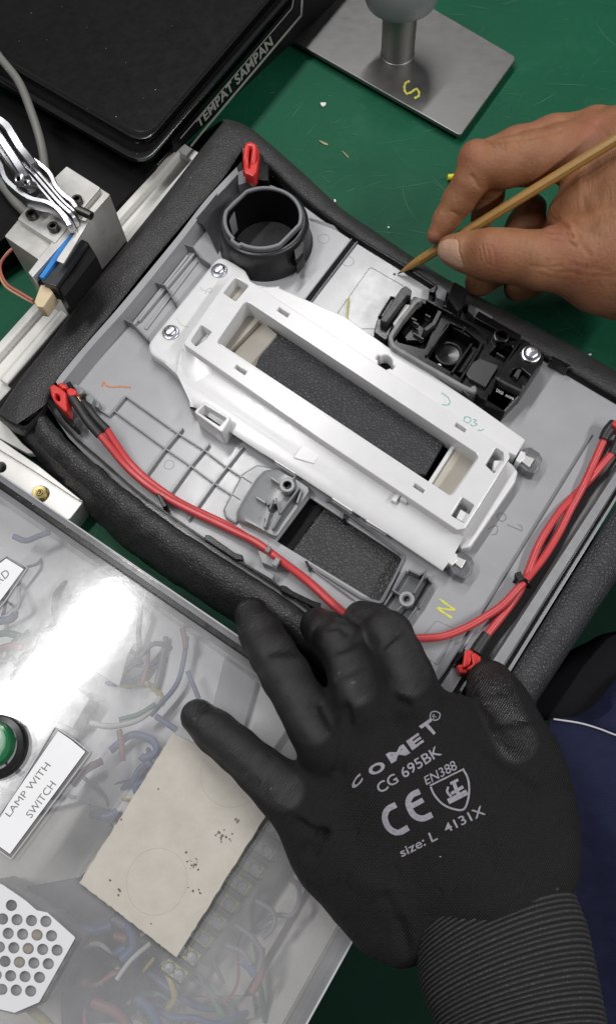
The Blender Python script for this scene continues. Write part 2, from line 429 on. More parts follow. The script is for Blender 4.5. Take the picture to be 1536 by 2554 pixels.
simple('chrome', (.42, .42, .44), .34, 1, var=.05, vs=60, rv=.06)
simple('tray_rim', (.005, .005, .005), .24, var=.4, vs=60, bs=.06, rv=.06, spec=.7)
simple('zinc_screw', (.80, .82, .90), .27, 1, var=.06, vs=150, rv=.08)
simple('dark_steel', (.09, .085, .08), .38, 1, var=.2, vs=200, rv=.12)
simple('brass', (.36, .29, .13), .36, 1, var=.2, vs=160, rv=.12)
simple('white_rail', (.70, .69, .66), .42, var=.06, vs=35, bs=.06)
simple('grey_cable', (.16, .16, .15), .5, var=.12, vs=60)
simple('sensor_blue', (.03, .22, .62), .4)
simple('pale_connector', (.62, .5, .32), .5, var=.12)
simple('wire_pink', (.45, .14, .11), .45); simple('wire_tan', (.55, .33, .2), .45)
simple('paper_white', (.80, .80, .82), .5, var=.02, vs=30)
simple('print_black', (.02, .02, .022), .6)
simple('print_grey', (.17, .165, .16), .6, var=.2, vs=200)
simple('tray_print', (.34, .33, .31), .5, var=.25, vs=150)
simple('yellow_crayon', (.62, .60, .10), .7, var=.2, vs=500); simple('yellow_plastic', (.82, .68, .02), .35)
simple('orange_crayon', (.55, .20, .08), .7, var=.2, vs=500); simple('teal_marker', (.12, .42, .40), .6, var=.2, vs=400)
simple('pencil_grey', (.5, .49, .47), .6); simple('straw', (.5, .47, .16), .5); simple('chip_white', (.7, .72, .66), .5); simple('shaving', (.34, .30, .16), .6)
simple('green_button', (.012, .16, .055), .22, var=.1); simple('clear_rim', (.5, .5, .52), .12, var=.05)
m = NT('navy_cloth'); tw = m.n('ShaderNodeTexWave'); tw.inputs['Scale'].default_value = 330; tw.inputs['Distortion'].default_value = 1.0; tw.bands_direction = 'DIAGONAL'; m.l(m.co, tw.inputs['Vector'])
fo = m.noise(20, 2, .45, None, .2); n1 = m.bump(fo, .8, .012); n2 = m.bump(tw.outputs['Fac'], .5, .0004, n1); n3 = m.bump(m.noise(900, 3), .4, .0003, n2)
m.set(color=m.mix(m.noise(140, 5, .7), (.009, .011, .030), (.019, .022, .058)), rough=.85, spec=.15, normal=n3)
simple('black_cloth', (.008, .008, .010), .9, var=.2, vs=100, bs=.4, fine=1400, spec=.1)
simple('hem_thread', (.5, .5, .52), .8); simple('copper', (.65, .34, .2), .35, 1)
simple('dark_floor', (.004, .022, .013), .7, var=.3, vs=8, spec=.1)  # deep shade below the bench is put into this floor colour
simple('pencil_wood', (.36, .20, .055), .38, var=.22, vs=300, bs=.2, fine=900)
simple('graphite', (.03, .03, .03), .4)
# machined aluminium, stained
m = NT('aluminium'); a = m.noise(60, 5, .65); st = m.noise(28, 5, .6)
c = m.mix(a, (.50, .49, .46), (.68, .67, .64)); c = m.mix(m.ramp(st, [(.55, 0), (.75, .7)]), c, (.26, .21, .14)); m.set(color=c, metal=.75, rough=m.math('MULTIPLY_ADD', a, .3, .28))
m = NT('aluminium_clean'); a = m.noise(50, 5, .65); m.set(color=m.mix(a, (.58, .57, .55), (.74, .73, .71)), metal=.7, rough=m.math('MULTIPLY_ADD', a, .25, .3))
# brushed stainless
m = NT('stainless'); mp = m.n('ShaderNodeMapping'); mp.inputs['Scale'].default_value = (1, 40, 1); mp.inputs['Rotation'].default_value = (0, 0, .55); m.l(m.co, mp.inputs['Vector'])
a = m.noise(60, 4, .7, mp.outputs[0]); b = m.noise(90, 4); spk = m.ramp(m.vor(260), [(0, 1), (.06, 0)]); spk = m.math('MULTIPLY', spk, m.ramp(m.noise(40), [(.52, 0), (.62, .8)]))
m.set(color=m.mix(spk, m.mix(a, (.24, .235, .23), (.31, .305, .30)), (.8, .8, .78)), metal=1, rough=m.math('MULTIPLY_ADD', b, .2, .36), normal=m.bump(a, .05, .0003))
# scuffed clear acrylic
def acrylic(name, haze, tint, rough, colr=(.6, .61, .63)):
    """clear sheet: transparent body, thin scuffed haze, Fresnel gloss on top"""
    m = NT(name); tr = m.n('ShaderNodeBsdfTransparent'); tr.inputs[0].default_value = tuple(tint)+(1,)
    df = m.n('ShaderNodeBsdfDiffuse'); df.inputs[0].default_value = tuple(colr)+(1,); gl = m.n('ShaderNodeBsdfGlossy')
    a = m.noise(26, 5, .6); sc = m.ramp(m.noise(11, 4, .6), [(.35, 0), (.7, 1)]); b = m.noise(70, 5, .7)
    m.l(m.math('MULTIPLY_ADD', b, .12, rough-.05), gl.inputs['Roughness'])
    ms = m.n('ShaderNodeMixShader'); f = m.math('MULTIPLY_ADD', m.math('ADD', a, sc), haze*.6, haze*.45); m.l(f, ms.inputs[0]); m.l(tr.outputs[0], ms.inputs[1]); m.l(df.outputs[0], ms.inputs[2])
    fr = m.n('ShaderNodeFresnel'); fr.inputs[0].default_value = 1.5; m2 = m.n('ShaderNodeMixShader'); m.l(fr.outputs[0], m2.inputs[0]); m.l(ms.outputs[0], m2.inputs[1]); m.l(gl.outputs[0], m2.inputs[2])
    nb = m.bump(m.noise(18, 3), .04, .002); m.l(m.bump(m.noise(75, 3, .6), .028, .002, nb), gl.inputs['Normal']); m.l(m2.outputs[0], m.out.inputs[0]); return m.m
acrylic('acrylic_smoke_tab', .35, (.35, .36, .38), .1, (.03, .03, .033)); acrylic('acrylic_lid', .15, (.98, .98, .98), .12, (.90, .91, .94)); acrylic('acrylic_smoke', .5, (.30, .31, .33), .12, (.06, .06, .065)); acrylic('acrylic_clear', .12, (.92, .92, .92), .06); acrylic('yellow_clear', .45, (1, .98, .6), .15, (.75, .70, .22)); acrylic('grey_clear', .22, (.85, .86, .88), .4, (.34, .35, .37))
# stone-like beige board
m = NT('beige_board'); a = m.noise(90, 5, .7); b = m.noise(700, 3, .6); s1 = m.ramp(m.noise(230, 4, .75), [(.68, 0), (.72, 1)])
s1 = m.math('MULTIPLY', s1, m.ramp(m.noise(38, 2), [(.52, 0), (.62, 1)]))
lg = m.noise(22, 4, .6); c = m.mix(m.ramp(m.math('MULTIPLY_ADD', lg, .5, m.math('MULTIPLY', a, .5)), [(.35, 0), (.65, 1)]), (.43, .40, .35), (.51, .48, .43)); c = m.mix(m.math('MULTIPLY', s1, .8), c, (.17, .16, .15)); m.set(color=c, rough=.65, normal=m.bump(b, .15, .0004))
# skin
m = NT('skin'); a = m.noise(55, 5, .6); b = m.noise(320, 4, .65); big = m.noise(20, 3)
c = m.mix(m.ramp(a, [(.3, 0), (.7, 1)]), (.205, .086, .035), (.335, .162, .077)); c = m.mix(m.ramp(big, [(.35, 0), (.7, .6)]), c, (.30, .118, .060))
fr = m.ramp(m.vor(330), [(0, 1), (.09, 0)]); fr = m.math('MULTIPLY', fr, m.ramp(m.noise(90), [(.5, 0), (.6, .6)])); c = m.mix(fr, c, (.16, .07, .04))
kn = m.n('ShaderNodeAttribute'); kn.attribute_name = 'knuckle'; c = m.mix(m.math('MULTIPLY', kn.outputs['Fac'], m.math('MULTIPLY_ADD', b, .9, .2)), c, (.30, .10, .06)); at = m.n('ShaderNodeAttribute'); at.attribute_name = 'tint'; c = m.mix(at.outputs['Fac'], c, (.47, .28, .19))
v1 = m.vor(900, 'DISTANCE_TO_EDGE'); mpw = m.n('ShaderNodeMapping'); mpw.inputs['Rotation'].default_value = (0, 0, -.5); mpw.inputs['Scale'].default_value = (1, .25, 1); m.l(m.co, mpw.inputs['Vector']); wk = m.noise(420, 4, .7, mpw.outputs[0], .6); n0 = m.bump(wk, .5, .0013); n1 = m.bump(b, .35, .001, n0); n2 = m.bump(m.ramp(v1, [(0, 0), (.15, 1)]), .22, .0002, n1)
m.set(color=c, rough=m.math('MULTIPLY_ADD', b, .2, .42), spec=.4, sss=.12, normal=n2); m.b.inputs['Subsurface Radius'].default_value = (.004, .0015, .0008); m.b.inputs['Subsurface Scale'].default_value = .6
m = NT('nail'); a = m.noise(200, 3); m.set(color=m.mix(a, (.50, .30, .21), (.60, .40, .30)), rough=.3, spec=.5, sss=.1); m.b.inputs['Subsurface Scale'].default_value = .002
m = NT('hand_hair'); m.set(color=(.03, .018, .012), rough=.5)
# knitted glove: attribute 'coat' marks the dipped fingers and palm edge
def wavy(m, vec, scale, dirv, dist=0):
    w = m.n('ShaderNodeTexWave'); w.wave_type = 'BANDS'; w.bands_direction = dirv; w.inputs['Scale'].default_value = scale; w.inputs['Distortion'].default_value = dist; w.inputs['Detail'].default_value = 1; m.l(vec, w.inputs['Vector']); return w.outputs['Fac']
def knit(name, rot, base, coatc):
    m = NT(name); mp = m.n('ShaderNodeMapping'); mp.inputs['Rotation'].default_value = (0, 0, rot); m.l(m.co, mp.inputs['Vector'])
    nz = m.noise(50, 2); r1 = wavy(m, mp.outputs[0], 260, 'X', 1.6); r2 = wavy(m, mp.outputs[0], 330, 'Y', 1.2)
    h = m.math('MULTIPLY', r1, m.math('MULTIPLY_ADD', r2, .6, .4)); f = m.noise(1800, 3)
    at = m.n('ShaderNodeAttribute'); at.attribute_name = 'coat'
    hk = m.math('MULTIPLY', h, m.math('MULTIPLY_ADD', at.outputs['Fac'], -.45, 1.0))
    n1 = m.bump(m.noise(45, 3, .5, None, .8), .5, .003); n1 = m.bump(m.noise(150, 4, .6, None, 1.2), .35, .0012, n1); n2 = m.bump(hk, 1.0, .0009, n1); n3 = m.bump(f, .25, .0002, n2)
    c = m.mix(h, [k*.3 for k in base], [k*1.9 for k in base]); c = m.mix(m.math('MULTIPLY', at.outputs['Fac'], .75), c, coatc)
    m.set(color=c, normal=n3, spec=m.math('MULTIPLY_ADD', at.outputs['Fac'], .5, .35), rough=m.math('ADD', m.math('MULTIPLY_ADD', at.outputs['Fac'], -.40, .72), m.math('MULTIPLY_ADD', m.noise(90, 4, .65), .3, -.15))); return m.m
knit('glove_knit', .62, (.0125, .012, .012), (.0065, .0065, .007)); 
m = NT('cuff_knit'); f = m.noise(1500, 3); w = m.vor(1100); rd = m.n('ShaderNodeAttribute'); rd.attribute_name = 'ridge'; c = m.mix(rd.outputs['Fac'], (.006, .006, .007), (.034, .033, .034)); st = m.math('MULTIPLY', m.ramp(w, [(.12, 1), (.4, 0)]), m.math('POWER', rd.outputs['Fac'], 4.0)); c = m.mix(m.math('MULTIPLY', st, .6), c, (.16, .155, .16)); m.set(color=c, rough=.8, spec=.3, normal=m.bump(w, -.5, .0004))  # rib shading put into the colour: dark valleys, lighter ridge tops
simple('glove_print', (.25, .235, .27), .7, var=.55, vs=700, bs=.4, fine=1200)
# ------------------------------------------------------------------ setting: bench top and floor
def struct(o): o['kind'] = 'structure'; return o
struct(plate('table', [(-900, -900), (2050, -900), (2050, 700), (1700, 1060), (1330, 1640), (1075, 1975), (500, 2960), (-900, 3300)], 0, -25, MT['green_bench'], bevel=2))
struct(mk('floor', [(-6, -6, -.75), (6, -6, -.75), (6, 6, -.75), (-6, 6, -.75)], [(0, 1, 2, 3)], MT['dark_floor'], None, None))

# scratches and dust worn into the green paint
simple('scratch_pale', (.12, .24, .16), .6, var=.3, vs=300)
random.seed(21); SV = []; SF = []
tbl = [o for o in COL.objects if o.name == 'table'][0]
def scratch(x, y, ang, L, w, bend):
    n = 7; b = len(SV)
    for i in range(n):
        t = i/(n-1)-.5; a = ang+bend*t; c = Vector((x+math.cos(a)*L*t, y+math.sin(a)*L*t, .0005)); nn = Vector((-math.sin(a), math.cos(a), 0))*w*(1-abs(2*t)**2*.9)
        SV.extend([c+nn, c-nn])
    for i in range(n-1): SF.append((b+2*i, b+2*i+1, b+2*i+3, b+2*i+2))
for _ in range(470):
    p = P(random.uniform(560, 1560), random.uniform(0, 900), 0) if random.random() < .85 else P(random.uniform(200, 700), random.uniform(1250, 1600), 0)
    a = random.choice([random.gauss(-.75, .25), random.gauss(.7, .35), random.gauss(-.1, .2), random.uniform(0, 3.1)])
    scratch(p.x, p.y, a, random.choice([.004, .007, .012, .02, .035])*random.uniform(.6, 1.4), random.choice([.00003, .00005, .00007, .00012])*random.uniform(.7, 1.3), random.gauss(0, .14))
for _ in range(300):
    p = P(random.uniform(560, 1560), random.uniform(150, 950), 0); b = len(SV); r = random.uniform(.0001, .00035)
    for j in range(6): a = 1.047*j; SV.append(p+Vector((math.cos(a)*r*random.uniform(.5, 1.3), math.sin(a)*r*random.uniform(.5, 1.3), .0006)))
    SF.append(tuple(range(b, b+6)))
mk('scratches', SV, SF, MT['scratch_pale'], tbl, None, kind='stuff', fix=False)

# ------------------------------------------------------------------ black parts tray with stencilled side
tr = thing('black_tray', 'large black plastic tray with stencilled lettering along its side', 'tray', P(200, 150, 0))
edge = [(-260, 40), (105, 262), (330, 388), (385, 392), (420, 366), (745, -20), (860, -170), (-260, -170)]
def tray_out(o): return fillet([(-300-o, 30+o*.6, 0), (357-o*.1, 412+o*1.15, 60), (905+o, -220, 0), (-300-o, -220, 0)], 0, 8)
plate('floor_pan', tray_out(-60), 54, 49, MT['black_tray'], tr, bevel=1)
def ring(name, o1, z1, o2, z2, m, par):
    a = [P(x, y, z1) for x, y in tray_out(o1)]; b = [P(x, y, z2) for x, y in tray_out(o2)]; n = len(a)
    return mk(name, a+b, [(i, (i+1) % n, n+(i+1) % n, n+i) for i in range(n)], m, par, 50)
def rolled(name, offs, par):
    rows = [[P(x, y, z) for x, y in tray_out(o)] for o, z in offs]; n = len(rows[0]); V = [p for r in rows for p in r]
    F = [(j*n+i, j*n+(i+1) % n, (j+1)*n+(i+1) % n, (j+1)*n+i) for j in range(len(rows)-1) for i in range(n)]
    return mk(name, V, F, MT['tray_rim'], par, 40)
rolled('inner_lip', [(-61, 54), (-56, 54.3), (-53, 57), (-49, 58.6), (-45, 58.2), (-42, 55), (-37, 53)], tr)
rolled('rim', [(-37, 53), (-24, 53.2), (-18, 56), (-13, 59.5), (-7, 60.6), (-1, 60.2), (4, 57.5), (6, 53), (6, 46)], tr)
# side wall: drops from the rim to the bench, straight below it
A0, A1 = (403, 432), (905, -190)
wa, wb = P(427, 352, 50), P(760, -30, 50)
dv = (wb-wa); wb = wb+dv*.5
base_a, base_b = wa.copy(), wb.copy(); base_a.z = base_b.z = .001
nrm = Vector((dv.y, -dv.x, 0)).normalized(); base_a += nrm*.001; base_a.z = .038; base_b += nrm*.004
left = P(-300, 60, 50); lb = left.copy(); lb.z = .001; lb += dv.normalized()*.07
mk('side_wall', [wa, wb, base_b, base_a], [(0, 1, 2, 3)], MT['black_tray'], tr, None)
mk('end_wall', [left, wa, base_a+dv.normalized()*.06, lb], [(0, 1, 2, 3)], MT['black_tray'], tr, None)
# point on side wall by pixel
def on_wall(x, y, a, n, lift=.0004):
    w = RAY(x, y); o = Vector((0, 0, CAMZ)); t = (a-o).dot(n)/w.dot(n); return o+w*t+n*lift
wn = (wb-wa).cross(base_a-wa).normalized()
if wn.dot(Vector((0, 0, CAMZ))-wa) < 0: wn = -wn
def wall_text(s, quad, m, bold):
    uv, F = text_fit(s, bold, .18, 1.05); q = [Vector(p) for p in quad]; V = []
    for u, v in uv:
        p = (q[0]*(1-u)+q[1]*u)*(1-v)+(q[3]*(1-u)+q[2]*u)*v; V.append(on_wall(p.x, p.y, wa, wn))
    return mk('stencil_lettering', V, F, m, tr, None, fix=False)
wall_text('TEMPAT SAMPAN', cA((962, 612), (1322, 205), (1300, 168), (940, 578)), MT['tray_print'], .03)
def wall_line_print(pts, w):
    c = [Vector((x, y, 0)) for x, y in pts]; V = []; F = []
    for i in range(len(c)-1):
        t = (c[i+1]-c[i]).normalized(); nn = Vector((-t.y, t.x, 0))*w/2; b = len(V)
        for q in (c[i]-t*w*.3+nn, c[i]-t*w*.3-nn, c[i+1]+t*w*.3-nn, c[i+1]+t*w*.3+nn): V.append(on_wall(q.x, q.y, wa, wn))
        F.append((b, b+1, b+2, b+3))
    mk('stencil_line', V, F, MT['tray_print'], tr, None)
wall_line_print(cA((868, 664), (1405, 36), (1415, -20)), 2.5)
wall_line_print(cA((920, 700), (960, 650), (1450, 70), (1455, -20)), 5)

# black block added to darken the gap behind the clamp, under the tray
b = plate('dark_filler', fillet([(-400, 120), (60, 250), (330, 395), (402, 402), (285, 520), (150, 640), (60, 560), (-60, 640), (-400, 900)], 12), 34, 0.6, MT['black_matte'], bevel=2)
tag(b, 'low black block added to darken the gap between tray and clamp block', 'base')
# grey cable
c = tube('grey_cable', px3([(-60, 60, 70), (0, 142, 74), (48, 205, 74), (82, 290, 72), (103, 360, 66), (113, 425, 56), (120, 500, 44), (124, 560, 38)]), .0036, MT['grey_cable'], seg=12)
tag(c, 'grey round cable bending down beside the black tray', 'cable')
c = tube('grey_cable', px3([(-60, 395, 40), (0, 455, 40), (40, 505, 40), (80, 545, 38), (130, 590, 38)]), .0042, MT['grey_cable'], seg=12)
tag(c, 'dark grey cable running under the chrome clamp handle', 'cable')

# ------------------------------------------------------------------ white grooved rail below the console
rl = thing('white_rail', 'white grooved plastic rail running under the left leather edge', 'rail', P(250, 650, 0))
R0 = [(445, 347), (512, 388), (330, 640), (-120, 1130), (-220, 1100), (-150, 1000), (0, 855), (290, 519)]
plate('rail_body', fillet(R0, 3), 24, .5, MT['white_rail'], rl, bevel=1.2)
def off_line(a, b, t): return (a[0]+(b[0]-a[0])*t, a[1]+(b[1]-a[1])*t)
for t0, t1, zz in ((.06, .30, 31), (.72, .98, 30)):
    q = [off_line((445, 347), (512, 388), t0), off_line((445, 347), (512, 388), t1), off_line((-60, 905), (20, 960), t1), off_line((-60, 905), (20, 960), t0)]
    plate('ridge', q, zz, 23.5, MT['white_rail'], rl, bevel=2.2, seg=3)
plate('end_lip', fillet([off_line((445, 347), (512, 388), .0), off_line((445, 347), (512, 388), 1), (497, 410), (430, 366)], 3), 31.5, 23.5, MT['white_rail'], rl, bevel=1.4)
# aluminium bar with brass bolt, lower left
ab = thing('aluminium_bar', 'machined aluminium bar with a brass bolt beside the clear cover', 'bar', P(80, 1220, 0))
plate('bar_body', fillet(cV((-300, 330), (1030, 1245), (870, 1450), (600, 1620), (-300, 1000)), 2), 22, .5, MT['aluminium_clean'], ab, holes=[circ(*cV((10, 815))[0], 13, 20)], bevel=.6)
plate('step', fillet(cV((-300, 250), (0, 470), (480, 800), (1030, 1240), (950, 1215), (400, 850), (-300, 420)), 1), 26, 22.1, MT['aluminium_clean'], ab, bevel=.5)
bc = P(*cV((505, 1150))[0], 22)
bo = lathe('brass_bolt', bc, [(.01, 2.2), (2.6, 2.2), (2.9, 3.4), (5.2, 3.6), (5.8, 3.0), (5.8, 0), (6.6, 0)], MT['brass'], ab)
lathe('bolt_socket', bc, [(.01, 3.2), (1.6, 3.6), (2.0, 3.9), (2.6, 3.9), (2.7, 2.4)], MT['brass'], bo, seg=6)
wb_ = plate('white_pad', fillet(cV((-300, 60), (0, 235), (110, 330), (275, 520), (430, 650), (330, 640), (-300, 300)), 3), 25, 18, MT['white_rail'], ab, bevel=.8)

# ------------------------------------------------------------------ stainless scale: plate, column, round head
sc = thing('steel_stand', 'stainless steel stand with thick column on a flat plate', 'stand', P(1000, 120, 0))
plate('foot_plate', fillet([(1148, 337), (1289, 141), (860, -110), (690, 76)], 12, 5), 9, 5, MT['stainless'], sc, bevel=.7, seg=3)
plate('under_plate', fillet([(1140, 325), (1275, 142), (862, -98), (705, 78)], 12, 5), 4.9, .4, MT['black_matte'], sc, bevel=.5)
cp = P(991, 133, 9)
lathe('column', cp, [(16.4, 0), (16.4, 1.0), (15.9, 1.4), (15.9, 56)], MT['stainless'], sc, seg=48)
hd = P(1010, -75, 90)
lathe('head', Vector((cp.x, cp.y, .063)), [(15.5, -1), (28, -1), (32, 1), (33, 4), (33, 30), (32, 32), (.01, 32)], MT['grey_plastic_mid'], sc, seg=48)
mk_ = cB((490, 388), (472, 396), (464, 420), (474, 447), (500, 440), (520, 425), (534, 440), (532, 460), (512, 471))
ribbon('crayon_mark', mk_, 7, 9.3, MT['yellow_crayon'], sc, 40)

# ------------------------------------------------------------------ bits lying on the bench
def bit(name, pts, h, m, label, cat):
    o = plate(name, fillet(pts, 2), h, .3, m, bevel=.3); tag(o, label, cat); return o
bit('plastic_chip', cB((58, 490), (88, 490), (86, 500), (72, 510), (62, 502)), 2, MT['chip_white'], 'small white chip on the green bench left of the steel plate', 'chip')
bit('wood_shaving', cB((48, 672), (60, 674), (98, 690), (94, 698), (75, 692)), 1, MT['shaving'], 'pale curled shaving on green bench left of the hand', 'shaving')
bit('wood_shaving', cB((162, 724), (170, 726), (198, 754), (193, 758)), 1, MT['shaving'], 'thin straight shaving right of the curled shaving', 'shaving')
bit('plastic_crumb', cB((123, 958), (132, 956), (136, 968), (128, 972)), 1.5, MT['chip_white'], 'tiny oval crumb on bench above the socket side leather', 'crumb')
bit('plastic_crumb', cB((382, 1088), (392, 1088), (394, 1096), (385, 1098)), 1.5, MT['chip_white'], 'tiny crumb on bench below the index finger tip', 'crumb')
bit('plastic_crumb', cD((1340, 626), (1368, 618), (1364, 628), (1346, 632)), 1.2, MT['chip_white'], 'thin flake on bench above the right end of the console', 'crumb')
yp = tube('yellow_peg', px3(cM((322, 585, 4), (350, 583, 4), (420, 578, 4))), .0027, MT['yellow_plastic'], seg=14); tag(yp, 'bright yellow plastic peg lying behind the bent index finger', 'peg')
# ------------------------------------------------------------------ clamp block with toggle clamp and micro switch
cb = thing('clamp_block', 'aluminium block with chrome toggle clamp and black micro switch', 'clamp', P(230, 700, 0))
ZT = 104
plate('block', fillet(cQ((45, 1345), (195, 1165), (725, 585), (1200, 888), (985, 1130), (420, 1600)), 4), ZT-5, 1, MT['aluminium'], cb, bevel=.6)
plate('top_plate', fillet(cQ((190, 1158), (300, 1010), (640, 660), (725, 580), (1095, 815), (950, 985), (600, 1420)), 4), ZT, ZT-5.2, MT['aluminium_clean'], cb, bevel=.5)
plate('switch_bracket', fillet(cQ((305, 1740), (690, 1245), (790, 1295), (352, 1795)), 3), ZT-1, ZT-30, MT['aluminium_clean'], cb, bevel=.5)
for (x, y) in ((355, 1135), (592, 1270), (850, 975)):
    c = P(*cQ((x, y))[0], ZT)
    s = lathe('cap_screw', c, [(4.1, 0), (4.1, 3.6), (3.7, 4.1), (2.3, 4.1), (2.2, 4.0), (2.1, 1.5), (.01, 1.2)], MT['dark_steel'], cb, seg=24)
    lathe('hex_recess', c, [(2.25, 4.15), (2.0, 4.0), (2.0, 1.6), (.01, 1.5)], MT['black_matte'], s, seg=6)
ZB = ZT+6
def strap(name, pts, w, th, zs, m=MT['chrome'], n=26):
    """bent metal strap standing on edge: measured centre line, th mm thick, w mm tall"""
    c = catmull(px3([(x, y, z) for (x, y), z in zip(cQ(*pts), zs)]), n); V = []; F = []
    for i in range(n):
        t = (c[min(i+1, n-1)]-c[max(i-1, 0)]).normalized(); s = t.cross(Vector((0, 0, 1))).normalized()*th/2000; u = Vector((0, 0, 1))*w/2000
        r = .5
        for a, b in ((1, -.8), (1, .8), (.7, 1), (-.7, 1), (-1, .8), (-1, -.8), (-.7, -1), (.7, -1)): V.append(c[i]+s*a+u*b)
    k = 8
    for i in range(n-1):
        for j in range(k): F.append((i*k+j, i*k+(j+1) % k, (i+1)*k+(j+1) % k, (i+1)*k+j))
    F.append(tuple(range(k))); F.append(tuple(range((n-1)*k, n*k)))
    return mk(name, V, F, m, cb, 40)
zs = lambda n, a, b: list(np.linspace(a, b, n))
strap('left_strap', [(-60, 480), (30, 610), (80, 760), (200, 880), (350, 980), (520, 1020), (640, 1085), (720, 1180), (780, 1275)], 10, 4.2, zs(9, ZT+22, ZT+8))
strap('right_strap', [(270, 520), (380, 560), (480, 630), (570, 720), (630, 850), (720, 950), (800, 1010), (850, 1080)], 10, 3.8, zs(8, ZT+20, ZT+8))
strap('centre_link', [(250, 590), (380, 700), (520, 860), (660, 1020), (790, 1140), (830, 1190)], 9, 2.8, zs(6, ZT+20, ZT+9))
strap('centre_link', [(290, 560), (430, 690), (570, 850), (700, 1000), (820, 1110), (850, 1140)], 9, 2.0, zs(6, ZT+20, ZT+9))
strap('centre_link', [(225, 620), (350, 740), (490, 900), (620, 1050), (740, 1170), (800, 1240)], 9, 2.0, zs(6, ZT+19, ZT+8))
# handle: two cheeks coming from upper left
strap('handle_cheek', [(-150, 60), (0, 140), (110, 220), (180, 330), (260, 460), (340, 560), (400, 640)], 15, 6.5, zs(7, ZT+40, ZT+21))
strap('handle_cheek', [(-150, 160), (-40, 250), (40, 350), (120, 470), (200, 590), (270, 700), (320, 780)], 15, 6.5, zs(7, ZT+40, ZT+21))
strap('handle_cheek', [(-150, 250), (-60, 350), (20, 440), (100, 560), (180, 660), (240, 740)], 12, 3, zs(6, ZT+38, ZT+20))
ax = (P(*cQ((300, 300))[0], ZT+28)-P(*cQ((60, 480))[0], ZT+28)).normalized()
for (x, y), z, r in ((cQ((215, 725))[0], ZT+27, 4.6), (cQ((300, 775))[0], ZT+25, 3.2)):
    c = P(x, y, z); lathe('rivet', c, [(r*.35, 1.5), (r*.55, 1.9), (r*.8, 1.6), (r, .8), (r, -6)], MT['chrome'], cb, seg=24, axis=(-.35, -.45, .8))
# cross pin and spacer
pa, pb = P(*cQ((800, 1030))[0], ZT+10), P(*cQ((995, 1125))[0], ZT+9)
tube('pivot_pin', [pa, pb], .0032, MT['dark_steel'], cb, n=2, seg=16)
tube('pin_bore', [pb-(pb-pa)*.02, pb+(pb-pa)*.012], .0018, MT['black_matte'], cb, n=2, seg=12)
plate('press_plate', fillet(cQ((880, 1165), (965, 1190), (690, 1640), (612, 1610), (640, 1560), (800, 1330)), 2), ZT+4, ZT+2.4, MT['aluminium_clean'], cb, bevel=.3)
# micro switch
plate('switch_body', fillet(cQ((400, 1850), (900, 1390), (950, 1400), (1050, 1560), (700, 2010), (620, 1880)), 3), ZT-8, ZT-26, MT['black_matte'], cb, bevel=.6)
plate('switch_cover', fillet(cQ((455, 1840), (890, 1375), (950, 1405), (610, 1890)), 2), ZT-4, ZT-14, MT['charcoal_plastic'], cb, bevel=.5)
plate('blue_lever', fillet(cQ((425, 1785), (745, 1320), (815, 1340), (470, 1800)), 1), ZT-1.5, ZT-8, MT['sensor_blue'], cb, bevel=.3)
plate('terminal_plug', fillet(cQ((370, 2060), (455, 1830), (520, 1880), (580, 1960), (470, 2120), (400, 2110)), 3), ZT-10, ZT-22, MT['pale_connector'], cb, bevel=.8)
w = tube('lead_wire', px3(cQ((360, 2045, ZT-14), (220, 1960, ZT-16), (80, 1870, ZT-22), (10, 1740, ZT-30), (20, 1620, ZT-38), (130, 1495, ZT-42), (220, 1440, ZT-44))), .0011, MT['wire_pink'], cb, seg=8)
tube('lead_wire', px3(cQ((370, 2075, ZT-16), (220, 1995, ZT-18), (60, 1890, ZT-24), (-6, 1750, ZT-32), (4, 1640, ZT-40), (110, 1500, ZT-44), (220, 1450, ZT-46))), .0011, MT['wire_tan'], cb, seg=8)
# ------------------------------------------------------------------ console panel, lying face down
cn = thing('console_panel', 'grey plastic console panel with leather wrapped edges lying face down', 'panel', P(800, 1000, 0))
ZF, ZR = 45, 60
# floor: outer outline stops under the rims
lower_in = [(118, 1000), (160, 1060), (215, 1110), (290, 1180), (350, 1235), (440, 1300), (540, 1368), (640, 1432), (740, 1500), (800, 1545), (900, 1620), (1010, 1700), (1090, 1745)]
FO = [(600, 430), (700, 470), (800, 545), (905, 615), (1060, 712), (1220, 815), (1390, 908), (1560, 1005), (1545, 1100), (1450, 1200), (1090, 1790), (1000, 1735), (850, 1620), (640, 1470), (440, 1335), (290, 1215), (170, 1090), (110, 1000), (350, 715)]
H1 = fillet([(612, 745), (1206, 1137), (1125, 1250), (530, 858)], 8)
H2 = fillet([(772, 1240), (1005, 1392, 14), (945, 1505, 14), (690, 1350)], 3)
_c = P(*cR((575, 815))[0], 75); _c = to_px(np.array([[_c.x*1000, _c.y*1000, ZF]]))[0]; H3 = circ(_c[0], _c[1], 84, 32, 78)
SL = cR((1425, 985), (1462, 1012), (1000, 1616), (962, 1590))
plate('floor_panel', FO, ZF, ZF-3, MT['grey_plastic'], cn, holes=[H1, H2, H3], bevel=.3)
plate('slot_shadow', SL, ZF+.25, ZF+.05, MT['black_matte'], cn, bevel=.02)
# raised border beside the slot
wall_line('slot_wall', cR((1470, 1015), (1010, 1612)), ZF+2, ZF, .8, MT['grey_plastic_dark'], cn)
wall_line('slot_wall', cR((1420, 985), (958, 1585)), ZF+1.4, ZF, .6, MT['grey_plastic'], cn)
